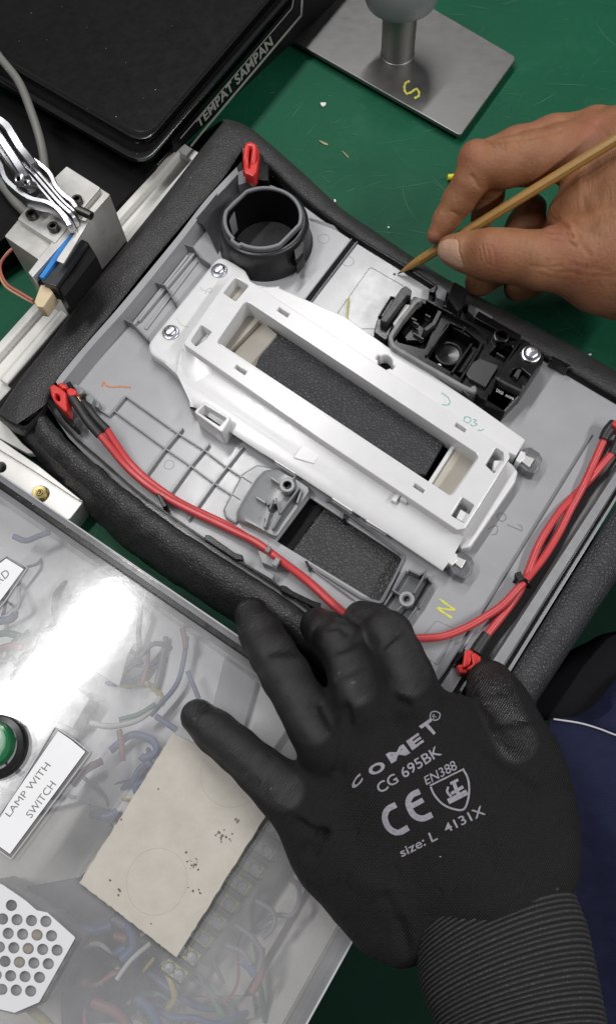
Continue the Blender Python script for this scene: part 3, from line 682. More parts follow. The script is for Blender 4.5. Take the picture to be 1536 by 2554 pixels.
# inner walls rising to the rims
def band(name, a, za, b, zb, m, n=40, par=cn): return loft(name, [px3(a, za), px3(b, zb)], m, par, n)
left_in = cC((1140, 30), (990, 190), (850, 370), (590, 685), (420, 880), (265, 1060))
left_in2 = cC((1150, 60), (1005, 215), (870, 390), (615, 705), (440, 900), (285, 1090))
left_fl = cC((1190, 120), (1050, 275), (905, 460), (665, 750), (490, 960), (330, 1150))
loft('inner_wall', [px3(left_in, ZR-1), px3(left_in2, ZR-2.5), px3(left_fl, ZF-2)], MT['grey_plastic'], cn, 40)
# leather rim, left side
lo = [(540, 292), (480, 372), (400, 480), (310, 590), (200, 725), (100, 862), (20, 960), (-14, 1008)]
lo2 = [(573, 300), (520, 378), (440, 482), (350, 592), (240, 727), (140, 862), (60, 955), (20, 1010)]
def leather_loft(name, rows, n=60, m='leather_rim'): return loft(name, [px3(r, z) for r, z in rows], MT[m], cn, n, 70)
A = [(559, 300), (500, 372), (420, 476), (330, 588), (222, 722), (120, 856), (40, 960), (-6, 1030)]
A2 = [(575, 318), (520, 385), (440, 492), (350, 603), (246, 738), (144, 870), (72, 968), (42, 1058)]
A3 = [(612, 362), (560, 440), (470, 545), (378, 655), (280, 780), (190, 892), (140, 955), (118, 1006)]
leather_loft('leather_edge', [(A, 10), (A, 48), (A, 54), ([(x+4, y+3) for x, y in A], 57.5), (A2, 60), ([(x*.5+u*.5, y*.5+v*.5) for (x, y), (u, v) in zip(A2, A3)], 60.6), ([(x*.15+u*.85, y*.15+v*.85) for (x, y), (u, v) in zip(A2, A3)], 60), ([(x-1, y-1) for x, y in A3], 58.5), ([(x, y) for x, y in A3], 50)])
# leather rim, upper long side
U0 = [(556, 296), (585, 300), (630, 322), (690, 372), (760, 434), (850, 517), (930, 573), (1015, 630), (1110, 692), (1230, 758), (1340, 814), (1450, 874), (1600, 962)]
U1 = [(575, 330), (600, 335), (640, 352), (690, 392), (758, 455), (842, 530), (925, 588), (1010, 643), (1102, 704), (1222, 775), (1332, 834), (1440, 897), (1600, 992)]
U2 = [(605, 385), (625, 392), (655, 402), (690, 432), (752, 490), (830, 550), (912, 604), (1000, 657), (1090, 716), (1208, 796), (1318, 861), (1430, 930), (1600, 1030)]
leather_loft('leather_edge', [(U0, 4), (U0, 34), ([(x, y+2) for x, y in U0], 42), ([(x*.6+u*.4, y*.6+v*.4) for (x, y), (u, v) in zip(U0, U1)], 48), (U1, 50.5), ([(x*.5+u*.5, y*.5+v*.5) for (x, y), (u, v) in zip(U1, U2)], 51), ([(x*.12+u*.88, y*.12+v*.88) for (x, y), (u, v) in zip(U1, U2)], 50), (U2, 48.5)], 80)
U3 = [(x-3, y+9) for x, y in U2]
loft('upper_lip', [px3(U2[2:], 48.8), px3([(x-2, y+5) for x, y in U2[2:]], 48), px3([(x-5, y+15) for x, y in U2[2:]], ZF-.5)], MT['black_gloss'], cn, 60)
pale = cD((0, 25), (110, 80), (215, 50), (330, 110), (440, 180))
loft('grey_ledge', [px3(cR((1005, 825), (1100, 850), (1240, 900), (1400, 985)), 47), px3(cR((1010, 850), (1095, 880), (1230, 930), (1390, 1010)), ZF+.1)], MT['grey_plastic'], cn, 20)
for a, b in (((520, 215), (610, 320)),):
    pass
# lower long side: soft leather roll falling to the bench
C0 = [(96, 1000), (130, 1052), (180, 1105), (250, 1165), (330, 1235), (430, 1308), (530, 1375), (640, 1445), (730, 1505), (800, 1560), (900, 1640), (1020, 1735)]
C1 = [(70, 1035), (105, 1085), (165, 1145), (235, 1205), (315, 1280), (415, 1355), (515, 1425), (615, 1490), (705, 1548), (780, 1605), (880, 1680), (1000, 1770)]
C2 = [(45, 1060), (80, 1115), (135, 1180), (205, 1248), (290, 1325), (385, 1400), (485, 1470), (585, 1535), (675, 1592), (755, 1650), (860, 1720), (985, 1805)]
C3 = [(10, 1050), (55, 1100), (105, 1165), (170, 1232), (250, 1312), (345, 1392), (450, 1465), (550, 1530), (645, 1592), (730, 1655), (840, 1730), (970, 1815)]
leather_loft('leather_edge', [(C0, 50), ([(x-6, y+8) for x, y in C0], 54), ([(x*.5+u*.5, y*.5+v*.5) for (x, y), (u, v) in zip(C0, C1)], 56), (C1, 53), ([(x*.6+u*.4-2, y*.6+v*.4) for (x, y), (u, v) in zip(C1, C2)], 48), ([(x*.2+u*.8, y*.2+v*.8) for (x, y), (u, v) in zip(C1, C2)], 34), ([(x*.5+u*.5, y*.5+v*.5) for (x, y), (u, v) in zip(C2, C3)], 18), (C3, 4), ([(x+20, y-10) for x, y in C3], 1)], 140, 'leather_pebble')
# soft folds pressed into the roll
_roll = [o for o in COL.objects if o.parent == cn and o.name.startswith('leather_edge')][-1]
from mathutils import noise as mnoise
for v in _roll.data.vertices:
    p = v.co; q = to_px(np.array([[p.x*1000, p.y*1000, p.z*1000]]))[0]
    k = math.exp(-((q[0]-230)/220)**2)+.25
    n_ = mnoise.fractal(Vector((p.x*70+p.y*30, p.y*70-p.x*40, p.z*45)), .7, 2.0, 3)
    v.co = p+v.normal*n_*.0016*k
_roll.data.update()
# corner end face at left
leather_loft('leather_edge', [([(-6, 1028), (20, 1046), (42, 1056), (62, 1062), (84, 1044), (118, 1004)], 58.5), ([(-6, 1034), (20, 1053), (42, 1064), (64, 1071), (88, 1052), (122, 1010)], 56), ([(-4, 1044), (22, 1064), (44, 1076), (66, 1082), (92, 1062), (126, 1018)], 44), ([(4, 1050), (26, 1072), (48, 1086), (70, 1092), (96, 1072), (128, 1026)], 20)], 24)
# black seam strip along the lower inner edge
strip_px = [(x+10, y-12) for x, y in C0]
wall_line('edge_strip', [tuple(v)[:2] for v in catmull([Vector((x, y, 0)) for x, y in strip_px], 40)], 57, 46, 1.4, MT['black_gloss'], cn)
for x0, y0, x1, y1 in ((512, 1332, 605, 1392), (395, 1232, 412, 1262), (700, 1458, 800, 1512)):
    o = plate('strip_tab', fillet([(x0, y0), (x0+14, y0+4), (x0+30, y0+16), (x1-20, y1-14), (x1, y1-8), (x1, y1+6), (x1-18, y1+4), (x0-2, y0+14)], 4) if x1-x0 > 30 else fillet([(x0-6, y0), (x0+4, y0-2), (x1+6, y1), (x1-6, y1+4)], 2), 58.5, 47, MT['black_gloss'], cn, bevel=.6)
# right end: channel, pale strip, leather
def ln(a, b, n=6): return [off_line(a, b, i/(n-1)) for i in range(n)]
g1a, g1b = cG((1345, 195), (470, 1610))
loft('channel_wall', [px3(ln(*cG((1345, 195), (470, 1610))), 47), px3(ln(*cG((1375, 215), (500, 1625))), 40), px3(ln(*cG((1420, 235), (560, 1650))), 36)], MT['grey_plastic_dark'], cn, 30)
plate('channel_floor', cG((1420, 200), (1560, 250), (1560, 370), (760, 1640), (700, 1790), (400, 1800), (440, 1640)), 36, 34, MT['grey_plastic_mid'], cn, bevel=.2)
o = loft('end_strip', [px3(ln(*cG((1570, 235), (690, 1600))), 37), px3(ln(*cG((1570, 280), (705, 1610))), 51), px3(ln(*cG((1570, 360), (770, 1625))), 52.5), px3(ln(*cG((1570, 372), (780, 1630))), 51)], MT['grey_plastic_dark'], cn, 30)
plate('seam_strip', cG((1570, 372), (1570, 410), (805, 1640), (780, 1630)), 51, 44, MT['black_gloss'], cn, bevel=.3)
plate('seam_strip', cG((1570, 412), (1570, 440), (825, 1650), (806, 1640)), 51.5, 44, MT['grey_plastic_mid'], cn, bevel=.3)
leather_loft('leather_edge', [(ln(*cG((1580, 455), (822, 1660)), n=8), 48), (ln(*cG((1590, 470), (835, 1668)), n=8), 52), (ln(*cG((1640, 560), (890, 1700)), n=8), 54), (ln(*cG((1680, 640), (960, 1740)), n=8), 52), (ln(*cG((1710, 700), (1010, 1760)), n=8), 46), (ln(*cG((1700, 720), (1010, 1770)), n=8), 20), (ln(*cG((1690, 730), (1010, 1770)), n=8), 2)], 60, 'leather_fine')
# ribs on the floor
def rib(pts, h=4, m='grey_plastic_mid', th=1.1): return wall_line('rib', pts, ZF+h, ZF-.3, th, MT[m], cn)
rib(cE((605, 168), (860, 350), (980, 425), (1085, 505), (1215, 592)), 3)
rib(cE((548, 238), (795, 420), (920, 505), (1035, 590), (1160, 672)), 3)
rib(cE((548, 238), (605, 168)), 3)
rib(cE((548, 238), (525, 262), (478, 232)), 3)
rib(cE((880, 322), (795, 425), (672, 592)), 3.5); rib(cE((1008, 398), (915, 508), (812, 650)), 3.5); rib(cE((1172, 410), (1030, 590), (905, 765)), 3.5)
# left comb: long shallow channels with cross fins
for a, b in (((905, 455), (640, 790)), ((950, 480), (700, 810)), ((935, 445), (665, 770))):
    rib(cC(a, b), 3 if a[0] != 950 else 1.5, 'grey_plastic', 2.2)
for pts in (((890, 402), (930, 415), (965, 465), (1010, 495)), ((752, 585), (795, 600), (820, 640), (842, 680)), ((602, 765), (640, 785), (672, 820), (712, 862))):
    wall_line('fin', cC(*pts), ZF+8, ZF-.2, 1.0, MT['grey_plastic_dark'], cn)
# ejector circles and outlines
for c in ((cR((1140, 1018))[0]), (cR((1365, 1228))[0]), (cE((815, 500))[0])):
    q = P(c[0], c[1], ZF); r = 4.6 if c[1] < 1000 else 3.6
    lathe('ejector_mark', q, [(r+.25, .02), (r+.1, .32), (r-.1, .32), (r-.3, .04)], MT['grey_plastic'], cn, seg=32)
wall_line('moulded_outline', fillet(cD((300, 200), (470, 300), (330, 500), (230, 500), (138, 430)), 10), ZF+.45, ZF-.1, .45, MT['grey_plastic'], cn, closed=True)
wall_line('moulded_outline', [tuple(p) for p in fillet(cG((440, 1278), (560, 1330), (450, 1540), (300, 1440)), 8)], ZF+.45, ZF-.1, .45, MT['grey_plastic'], cn, closed=True)
# liners seen through the openings
plate('leather_liner', cN((880, 860), (1000, 780), (1150, 830), (2200, 1540), (2060, 1780), (1900, 1760), (850, 1060)), 55, 50, MT['leather_fine'], cn, bevel=1.2)
rr = [cN((830, 560), (570, 880)), cN((860, 600), (600, 900)), cN((890, 660), (640, 930)), cN((905, 690), (690, 900)), cN((930, 720), (720, 960)), cN((1000, 780), (800, 1010)), cN((1010, 860), (850, 1050))]
zs_ = [50, 54, 54, 49, 55, 56, 50]
loft('foam_liner', [px3(r, z) for r, z in zip(rr, zs_)], MT['foam'], cn, 16)
plate('cream_pad', fillet(cG((530, 255), (720, 300), (560, 600), (385, 490)), 2), 55, 48, MT['cream_plastic'], cn, bevel=.8)
bar('pad_edge', P(*cG((540, 262))[0], 56), P(*cG((395, 488))[0], 56), 2.2, 3, MT['white_plastic'], cn)
plate('leather_liner', [(700, 1200), (790, 1225), (1040, 1390), (950, 1530), (660, 1340)], 37, 33, MT['leather_pebble'], cn, bevel=1)
# pocket frame round the lower opening
wall_line('pocket_frame', fillet(cT((735, 310), (860, 400), (1210, 660, 12), (1070, 950, 12), (940, 915), (630, 720)), 4), ZF+2.5, 30, 1.8, MT['grey_plastic_dark'], cn, closed=False)
wall_line('pocket_rib', cT((860, 425), (1170, 640)), ZF+1.5, ZF-.2, .8, MT['grey_plastic_mid'], cn)
wall_line('pocket_rib', cT((640, 740), (900, 930)), ZF+2.5, ZF-.2, .8, MT['grey_plastic_mid'], cn)
plate('pocket_tooth', fillet(cT((592, 690), (610, 690), (636, 742), (618, 745)), 1), ZF+6, ZF, MT['black_gloss'], cn, bevel=.2)
plate('pocket_tooth', fillet(cT((835, 395), (855, 405), (850, 435), (828, 425)), 1), ZF+4, ZF-8, MT['black_gloss'], cn, bevel=.2)
# dark throat of the pocket
plate('pocket_throat', cT((628, 248), (740, 315), (500, 640), (415, 552)), 39, 37.5, MT['black_matte'], cn, bevel=.2)
# domed housing at the pocket's left end
base = cT((88, 370), (120, 290), (200, 150), (260, 100), (340, 92), (420, 122), (560, 200), (630, 245), (415, 552), (300, 500), (170, 450), (100, 410))
def dome(rows, n=48):
    R = []
    for pts, z in rows:
        q = fillet(pts, 10, 4); c = catmull([Vector((x, y, 0)) for x, y in q+[q[0]]], n+1)[:-1]; R.append([P(v.x, v.y, z) for v in c])
    V = [p for r in R for p in r]; F = [(j*n+i, j*n+(i+1) % n, (j+1)*n+(i+1) % n, (j+1)*n+i) for j in range(len(R)-1) for i in range(n)]
    F.append(tuple(range((len(R)-1)*n, len(R)*n))); return mk('dome_housing', V, F, MT['grey_plastic_mid'], cn, 55)
plate('dome_skirt', fillet(cT((88, 370), (205, 150), (300, 92), (400, 112), (430, 130), (300, 200), (190, 420), (170, 465), (100, 420)), 12), ZF+3, ZF-.4, MT['grey_plastic_mid'], cn, bevel=1.5)
dome([(cT((160, 400), (215, 300), (290, 175), (345, 125), (430, 118), (560, 190), (636, 245), (560, 350), (412, 560), (310, 510), (175, 455)), ZF), (cT((180, 395), (230, 300), (300, 190), (350, 135), (430, 124), (560, 194), (632, 245), (558, 350), (415, 552), (315, 500), (190, 445)), ZF+6), (cT((205, 392), (250, 305), (310, 210), (360, 150), (430, 134), (560, 200), (626, 248), (555, 350), (418, 542), (320, 490), (210, 430)), ZF+9)])
bp = P(*cT((485, 222))[0], ZF+17)
bs = lathe('screw_boss', bp, [(5.2, -9), (5.2, 0), (4.8, .3), (3.2, .3), (3.0, 0), (2.8, -6), (.01, -6)], MT['grey_plastic_mid'], cn, seg=32)
lathe('boss_insert', bp, [(2.9, .1), (2.3, .3), (2.0, -.4), (1.9, -4), (.01, -4)], MT['dark_steel'], bs, seg=24)
for a, b, h, m in (((385, 175), (445, 215), 15, 'mid'), ((295, 295), (350, 330), 13, 'mid'), ((560, 235), (440, 395), 16, 'dark'), ((530, 170), (510, 205), 17, 'dark'), ((440, 390), (415, 300), 15, 'dark'), ((400, 310), (375, 370), 16, 'dark'), ((375, 385), (345, 480), 14, 'mid'), ((450, 400), (395, 490), 14, 'dark'), ((360, 340), (420, 330), 15, 'dark'), ((335, 410), (345, 480), 13, 'mid'), ((575, 245), (545, 330), 13, 'mid')):
    wall_line('boss_gusset', cT(a, b), ZF+h, ZF+7, 1.3, MT['grey_plastic_'+m], cn)
# second boss with cage at the pocket's right end
bp = P(*cT((1222, 925))[0], ZF+9)
bs = lathe('screw_boss', bp, [(5.0, -9), (5.0, 0), (4.6, .3), (3.2, .3), (3.0, -.2), (2.8, -5), (.01, -5)], MT['grey_plastic'], cn, seg=32)
lathe('boss_bore', bp, [(3.0, .15), (2.2, .0), (2.0, -4), (.01, -4)], MT['grey_plastic_dark'], bs, seg=24)
plate('cage_floor', fillet(cT((1225, 750), (1385, 830), (1300, 980), (1215, 1065), (1085, 990)), 5), ZF+1.2, ZF, MT['grey_plastic_dark'], cn, bevel=.3)
for pts, h in ((((1235, 745), (1300, 775), (1345, 755)), 10), (((1345, 750), (1300, 835), (1265, 890)), 11), (((1350, 790), (1385, 830), (1300, 980)), 6), (((1220, 750), (1085, 960)), 6), (((1130, 865), (1185, 900)), 9), (((1085, 985), (1150, 1020), (1225, 1060), (1285, 975)), 8), (((1160, 1000), (1200, 960)), 8)):
    wall_line('cage_wall', cT(*pts), ZF+h, ZF+.5, 1.3, MT['grey_plastic_dark'], cn)
# small wire holder on the lower edge
plate('wire_holder', fillet(cT((300, 622), (325, 630), (430, 695), (410, 735), (330, 700)), 2), ZF+10, ZF, MT['grey_plastic_mid'], cn, bevel=.4)
plate('holder_pad', fillet(cT((270, 735), (300, 712), (405, 775), (390, 805)), 2), ZF+8, ZF+1, MT['grey_plastic_mid'], cn, bevel=.4)
bar('holder_hook', P(*cT((360, 635))[0], ZF+15), P(*cT((378, 605))[0], ZF+15), 1.8, 2, MT['grey_plastic_dark'], cn)
bar('holder_hook', P(*cT((405, 720))[0], ZF+13), P(*cT((432, 680))[0], ZF+13), 2.6, 4, MT['grey_plastic_mid'], cn)
# crayon marks and moulded figures
ribbon('yellow_letter_n', cG((530, 1265), (440, 1205)), 7, ZF+.3, MT['yellow_crayon'], cn, 8)
ribbon('yellow_letter_n', cG((440, 1205), (548, 1220)), 6, ZF+.34, MT['yellow_crayon'], cn, 8)
ribbon('yellow_letter_n', cG((548, 1220), (455, 1152)), 7, ZF+.38, MT['yellow_crayon'], cn, 8)
ribbon('orange_scribble', cE((492, 122), (500, 98), (512, 118), (545, 125), (578, 122), (630, 126)), 5, ZF+.3, MT['orange_crayon'], cn, 24)
for pts in (((795, 680), (800, 655), (830, 655), (845, 680), (825, 700), (800, 690)), ((850, 720), (900, 740), (935, 755), (935, 730), (915, 720)), ((740, 745), (790, 725), (790, 770), (760, 780))):
    ribbon('moulded_figure', cG(*pts), 2.0, ZF+.25, MT['grey_plastic_dark'], cn, 20)
for pts in (((755, 1205), (770, 1140), (800, 1105), (825, 1120), (810, 1150), (775, 1155), (790, 1180), (775, 1200)), ((1010, 815), (1010, 785), (1035, 785), (1030, 805), (1010, 815)), ((1080, 880), (1090, 845), (1110, 840), (1090, 875))):
    ribbon('etched_figure', cG(*pts), 3.5, 36.3, MT['pencil_grey'], cn, 26)
# pencil dot where the tip rests, straw lying on the panel
ribbon('pencil_dot', [(980, 682), (988, 683)], 5, ZF+.3, MT['graphite'], cn, 4)
s = tube('green_straw', px3(cD((185, 475, ZF+2), (190, 410, ZF+2), (197, 352, ZF+2))), .0008, MT['straw'], None, seg=8); tag(s, 'thin yellow green sliver lying on the grey panel', 'sliver')
# ------------------------------------------------------------------ round socket standing in the corner of the panel
cu = thing('round_socket', 'dark grey round socket ring standing in the upper panel corner', 'socket', P(660, 600, ZF))
ctr = P(*cR((575, 815))[0], 75); k = MM(655, 540, 75)
ro = 100*k; cz = ctr.z*1000
def ringloop(rfun, z, n=72):
    return [Vector((ctr.x+rfun(a)*math.cos(a)/1000, ctr.y+rfun(a)*math.sin(a)/1000, z/1000)) for a in [2*math.pi*i/n for i in range(n)]]
# flattened openings on two sides of the bore (chords), notch at lower left
def bore(a):
    r = ro*.905
    for dirn, d in ((math.radians(142), .87), (math.radians(-38), .87)):
        c = math.cos(a-dirn)
        if c > 0.05: r = min(r, ro*d/c*.955 if c > .82 else r)
    if abs(((a-math.radians(230)+math.pi) % (2*math.pi))-math.pi) < math.radians(5.5): r = ro*.97
    return r
def outer(a):
    r = ro
    for dirn in (math.radians(142), math.radians(-38)):
        c = math.cos(a-dirn)
        if c > .85: r = min(r, ro*.915/c)
    if abs(((a-math.radians(230)+math.pi) % (2*math.pi))-math.pi) < math.radians(9): r = ro*1.06
    return r
def stack(name, rows, m, par, n=72, smooth=40):
    R = [ringloop(f, z, n) for f, z in rows]; V = [p for r in R for p in r]
    F = [(j*n+i, j*n+(i+1) % n, (j+1)*n+(i+1) % n, (j+1)*n+i) for j in range(len(R)-1) for i in range(n)]
    return mk(name, V, F, m, par, smooth)
stack('ring', [(lambda a: bore(a)+.3, 72.5), (lambda a: bore(a), 74.2), (lambda a: bore(a)+.5, 75), (lambda a: outer(a)-.5, 75), (lambda a: outer(a), 74.3), (lambda a: outer(a), 71)], MT['grey_plastic_dark'], cu, 144, 30)
stack('bore_wall', [(lambda a: ro*.86, 26), (lambda a: ro*.9, 73)], MT['black_matte'], cu, 72)
stack('body', [(lambda a: ro*.99, 71), (lambda a: ro*1.05, 71.3), (lambda a: ro*1.11, 70.2), (lambda a: ro*1.135, 67.5), (lambda a: ro*1.15, 61), (lambda a: ro*1.16, 54), (lambda a: ro*1.17, 48), (lambda a: ro*1.22, ZF)], MT['socket_black'], cu, 96, 60)
stack('felt_floor', [(lambda a: .1, 40), (lambda a: ro*.87, 40)], MT['black_felt'], cu, 48)
plate('side_window', fillet(cR((925, 975), (960, 1000), (955, 1140), (880, 1225), (860, 1110)), 3), 67.0, 50, MT['black_gloss'], cu, bevel=.4)
bar('window_tongue', P(*cR((880, 1222))[0], 58), P(*cR((940, 1135))[0], 58), 1.2, 2, MT['grey_plastic_mid'], cu)
plate('inner_tab', fillet(cR((248, 740), (300, 700), (320, 790), (250, 880)), 2), 66, 48, MT['grey_plastic_mid'], cu, bevel=.3)
# shoulder joining the socket to the panel corner
loft('shoulder', [px3(cR((380, 300), (280, 420), (150, 600), (20, 760), (-60, 850)), 58), px3(cR((395, 400), (320, 500), (210, 650), (100, 790), (20, 890)), 55.5), px3(cR((420, 520), (340, 620), (220, 780), (170, 900), (90, 1010)), 50), px3(cR((420, 600), (350, 700), (230, 850), (210, 1050), (160, 1160)), ZF+.4)], MT['charcoal_plastic'], cu, 30)
# red clip in the panel corner
rc = thing('red_clip', 'red plastic clip standing behind the round socket', 'clip', P(625, 400, 50))
tube('loop', px3(cR((430, 400, 68), (420, 280, 74), (435, 170, 77), (470, 160, 77.5), (500, 190, 77), (490, 300, 74), (475, 410, 68))), .0026, MT['red_plastic'], rc, seg=10)
plate('blade', fillet(cR((395, 260), (410, 175, 6), (455, 130, 10), (545, 190, 10), (535, 290), (520, 400), (490, 440), (405, 405)), 3), 74, 62, MT['red_plastic'], rc, bevel=1.0, holes=[fillet(cR((437, 200), (470, 210), (455, 370), (428, 350)), 3)])
bar('foot', P(*cR((410, 395))[0], 67), P(*cR((500, 425))[0], 67), 4, 6, MT['red_plastic'], rc, .8)
plate('holder', fillet(cR((545, 215), (580, 250), (590, 330), (625, 320), (630, 480), (500, 470), (535, 380)), 2), 66, 46, MT['black_gloss'], rc, bevel=.5)
plate('holder', fillet(cR((395, 180), (405, 180), (395, 380), (345, 400), (350, 520), (480, 480), (530, 400), (400, 380)), 1), 60, 46, MT['grey_plastic_dark'], rc, bevel=.3)
# ------------------------------------------------------------------ white plastic bracket
wbk = thing('white_bracket', 'long white plastic bracket with open slot screwed across the grey panel', 'bracket', P(830, 1000, ZF))
WP = MT['white_plastic']
def pan_screw(par, x, y, z, r=6.3, rot=.3):
    c = P(x, y, z)
    s = lathe('screw', c, [(r, 0), (r, .9), (r-.4, 1.2), (r*.84, 1.3), (r*.80, 2.6), (r*.70, 3.6), (r*.5, 4.2), (r*.25, 4.45), (.01, 4.5)], MT['zinc_screw'], par, seg=40, smooth=40)
    for k in range(4):
        a = rot+k*math.pi/2; d = Vector((math.cos(a), math.sin(a), 0))
        b0 = c+Vector((0, 0, .00435)); bar('recess_glint', b0+d*.0006, b0+d*r*.46/1000+Vector((0, 0, -.0004)), 1.7, .5, MT['chrome'] if k % 2 else MT['aluminium'], s, .15)  # bright bars stand in for glints inside the cross recess
    return s
# end pad carrying two screws
PAD = fillet(cN((590, 212, 26), (700, 270, 10), (775, 320, 10), (815, 395, 8), (860, 420, 6), (930, 432, 6), (1020, 430, 8), (1030, 450), (740, 520, 3), (545, 830, 3), (570, 930), (420, 1200, 5), (360, 1180), (300, 1080, 12), (200, 985, 20), (95, 915, 24), (80, 850, 26), (130, 780, 14)), 6)
plate('end_pad', PAD, 56, ZF+.2, WP, wbk, bevel=2.2, seg=3)
# lower apron, sloping away from the frame
ap_hi = cN((345, 900), (700, 1130), (1100, 1390))
hi = [(455, 868), (640, 992), (820, 1113), (1000, 1233), (1155, 1338)]
mid = [(440, 930), (620, 1052), (800, 1172), (980, 1290), (1130, 1388)]
lo_ = [(478, 1010), (600, 1095), (760, 1197), (940, 1315), (1103, 1424)]
lo2_ = [(474, 1020), (600, 1105), (760, 1207), (940, 1325), (1103, 1432)]
loft('apron', [px3(hi, 62), px3([(x-5, y+12) for x, y in hi], 60), px3(mid, 58.5), px3([(a*.15+b*.85, c*.15+d*.85) for (a, c), (b, d) in zip(mid, lo_)], 57.5), px3(lo_, 56), px3(lo_, 53.5), px3(lo_, ZF)], WP, wbk, 50, 50)
# concave flank joining pad and apron
loft('flank', [px3([(x, y, z) for (x, y), z in zip(cN((345, 860), (420, 940), (600, 1060), (800, 1190)), (63, 63, 61, 52))]), px3([(x, y, z) for (x, y), z in zip(cN((330, 960), (420, 1020), (600, 1120), (780, 1230)), (60.5, 60.5, 58, 50))]), px3([(x, y, z) for (x, y), z in zip(cN((290, 1000), (360, 1100), (470, 1250), (560, 1330)), (58.5, 58.5, 57, 50))]), px3(cN((200, 985), (290, 1070), (360, 1180), (385, 1295)), 57), px3(cN((195, 990), (285, 1078), (352, 1190), (380, 1305)), ZF)], WP, wbk, 24, 50)
plate('apron_core', fillet([(470, 985), (560, 960), (1150, 1340), (1108, 1415), (600, 1080)], 4), 55, ZF+.2, WP, wbk, bevel=1)
# upper shelf
SHELF = fillet([cN((1000, 440))[0], cN((1150, 505))[0], cN((1484, 650))[0], (965, 862), (1060, 922), (1180, 1003), (1311, 1096, 5), (1287, 1136, 4), (1260, 1125), (1050, 985), (820, 835), (640, 715)], 5)
_kc = cD((372, 662))[0]; keyhole = []
for _k in range(48):
    _a = 2*math.pi*_k/48; _d = abs(math.cos(_a-math.atan2(.55, .835))); keyhole.append((_kc[0]+math.cos(_a)*(25 if _d > .975 else 18), _kc[1]+math.sin(_a)*(25 if _d > .975 else 18)))
plate('shelf', SHELF, 61, ZF+.2, WP, wbk, holes=[keyhole], bevel=1.0, seg=3)
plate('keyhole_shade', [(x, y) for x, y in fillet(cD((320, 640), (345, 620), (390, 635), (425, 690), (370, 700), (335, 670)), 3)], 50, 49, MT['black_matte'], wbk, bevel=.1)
# right end flange
plate('end_flange', fillet(cG((885, 370), (915, 410, 10), (900, 470, 6), (640, 850, 10), (580, 862, 8), (555, 820), (560, 700), (800, 300)), 4), 56, ZF+.2, WP, wbk, bevel=1.6, seg=3)
# raised frame with the long opening, pockets and slits
FR = fillet([(455, 856, 10), (576, 683, 10), (616, 694, 6), (900, 880, 0), (1268, 1122, 12), (1272, 1140, 8), (1160, 1318, 12), (1140, 1322, 8), (800, 1095, 0)], 4)
OPEN = fillet([(613, 749, 14), (1197, 1136, 16), (1124, 1240, 16), (541, 853, 8)], 8, 6)
def slit(c, d=(.835, .55), L=30, w=9):
    ux, uy = d; vx, vy = -uy, ux; return [(c[0]+ux*a*L/2+vx*b*w/2, c[1]+uy*a*L/2+vy*b*w/2) for a, b in ((-1, -1), (1, -1), (1, 1), (-1, 1))]
slits = [slit(cN((1045, 622))[0]), slit(cN((742, 1032))[0]), slit(cD((735, 977))[0]), slit(cG((338, 507))[0])]
pk = [fillet(cN((620, 485), (705, 375, 8), (800, 432, 5), (705, 540)), 3), fillet(cN((388, 826, 6), (462, 712), (535, 762), (490, 815), (425, 864)), 3), fillet(cG((725, 370), (785, 270, 5), (830, 300), (830, 350), (775, 420)), 2), fillet(cG((525, 665), (590, 560, 4), (660, 605), (600, 710, 3)), 2)]
plate('frame', FR, 70, 50, WP, wbk, holes=[OPEN]+slits+pk, bevel=.8, seg=2)
for q, z in zip(pk, (60, 61, 55, 55)):
    plate('pocket_floor', [(x, y) for x, y in q], z, z-2, MT['cream_plastic'] if z == 60 else WP, wbk, bevel=.1)
for q in (cG((775, 345), (830, 345), (810, 410), (770, 405)), cG((580, 630), (630, 660), (605, 712), (555, 680))):
    plate('pocket_block', fillet(q, 2), 67, 55, WP, wbk, bevel=.5)
for q in (cG((735, 360), (762, 360), (748, 388), (728, 378)), cG((615, 590), (655, 605), (625, 655), (600, 625))):
    plate('pocket_gap', q, 57, 55.5, MT['grey_plastic_mid'], wbk, bevel=.1)
# opening's inner skirt
wall_line('opening_skirt', OPEN, 66, 49, 1.2, WP, wbk, closed=True)
# hollow boss at the lower left
BO = fillet(cE((985, 193), (1115, 272), (1070, 345), (932, 245)), 6)
BH = fillet(cE((985, 212), (1090, 275), (1058, 312), (955, 245)), 2)
plate('hollow_boss', BO, 66, ZF+.2, WP, wbk, holes=[BH], bevel=1.0, seg=3)
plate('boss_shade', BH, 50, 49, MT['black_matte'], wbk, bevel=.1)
# small nubs, slots and moulded patch on the apron
plate('nub', fillet(cG((175, 575), (205, 535), (228, 550), (200, 590)), 2), 64, 58, WP, wbk, bevel=.6)
plate('nub', fillet(cG((225, 570), (255, 525), (300, 550), (260, 590)), 2), 65, 58, WP, wbk, bevel=.8)
plate('moulded_patch', fillet(cF((640, 195), (700, 110), (790, 150), (740, 225)), 3), 59.4, 57, WP, wbk, bevel=.5)
for a, b in (((555, 212), (655, 275)), ((832, 393), (925, 455)), ((995, 500), (1090, 558)), ((420, 115), (495, 165))):
    bar('edge_tab', P(*cF(a)[0], 54), P(*cF(b)[0], 54), 1.6, 5, WP, wbk)
pan_screw(wbk, *cN((590, 328))[0], 56.2, rot=.5); pan_screw(wbk, *cN((246, 768))[0], 56.2, rot=.9)
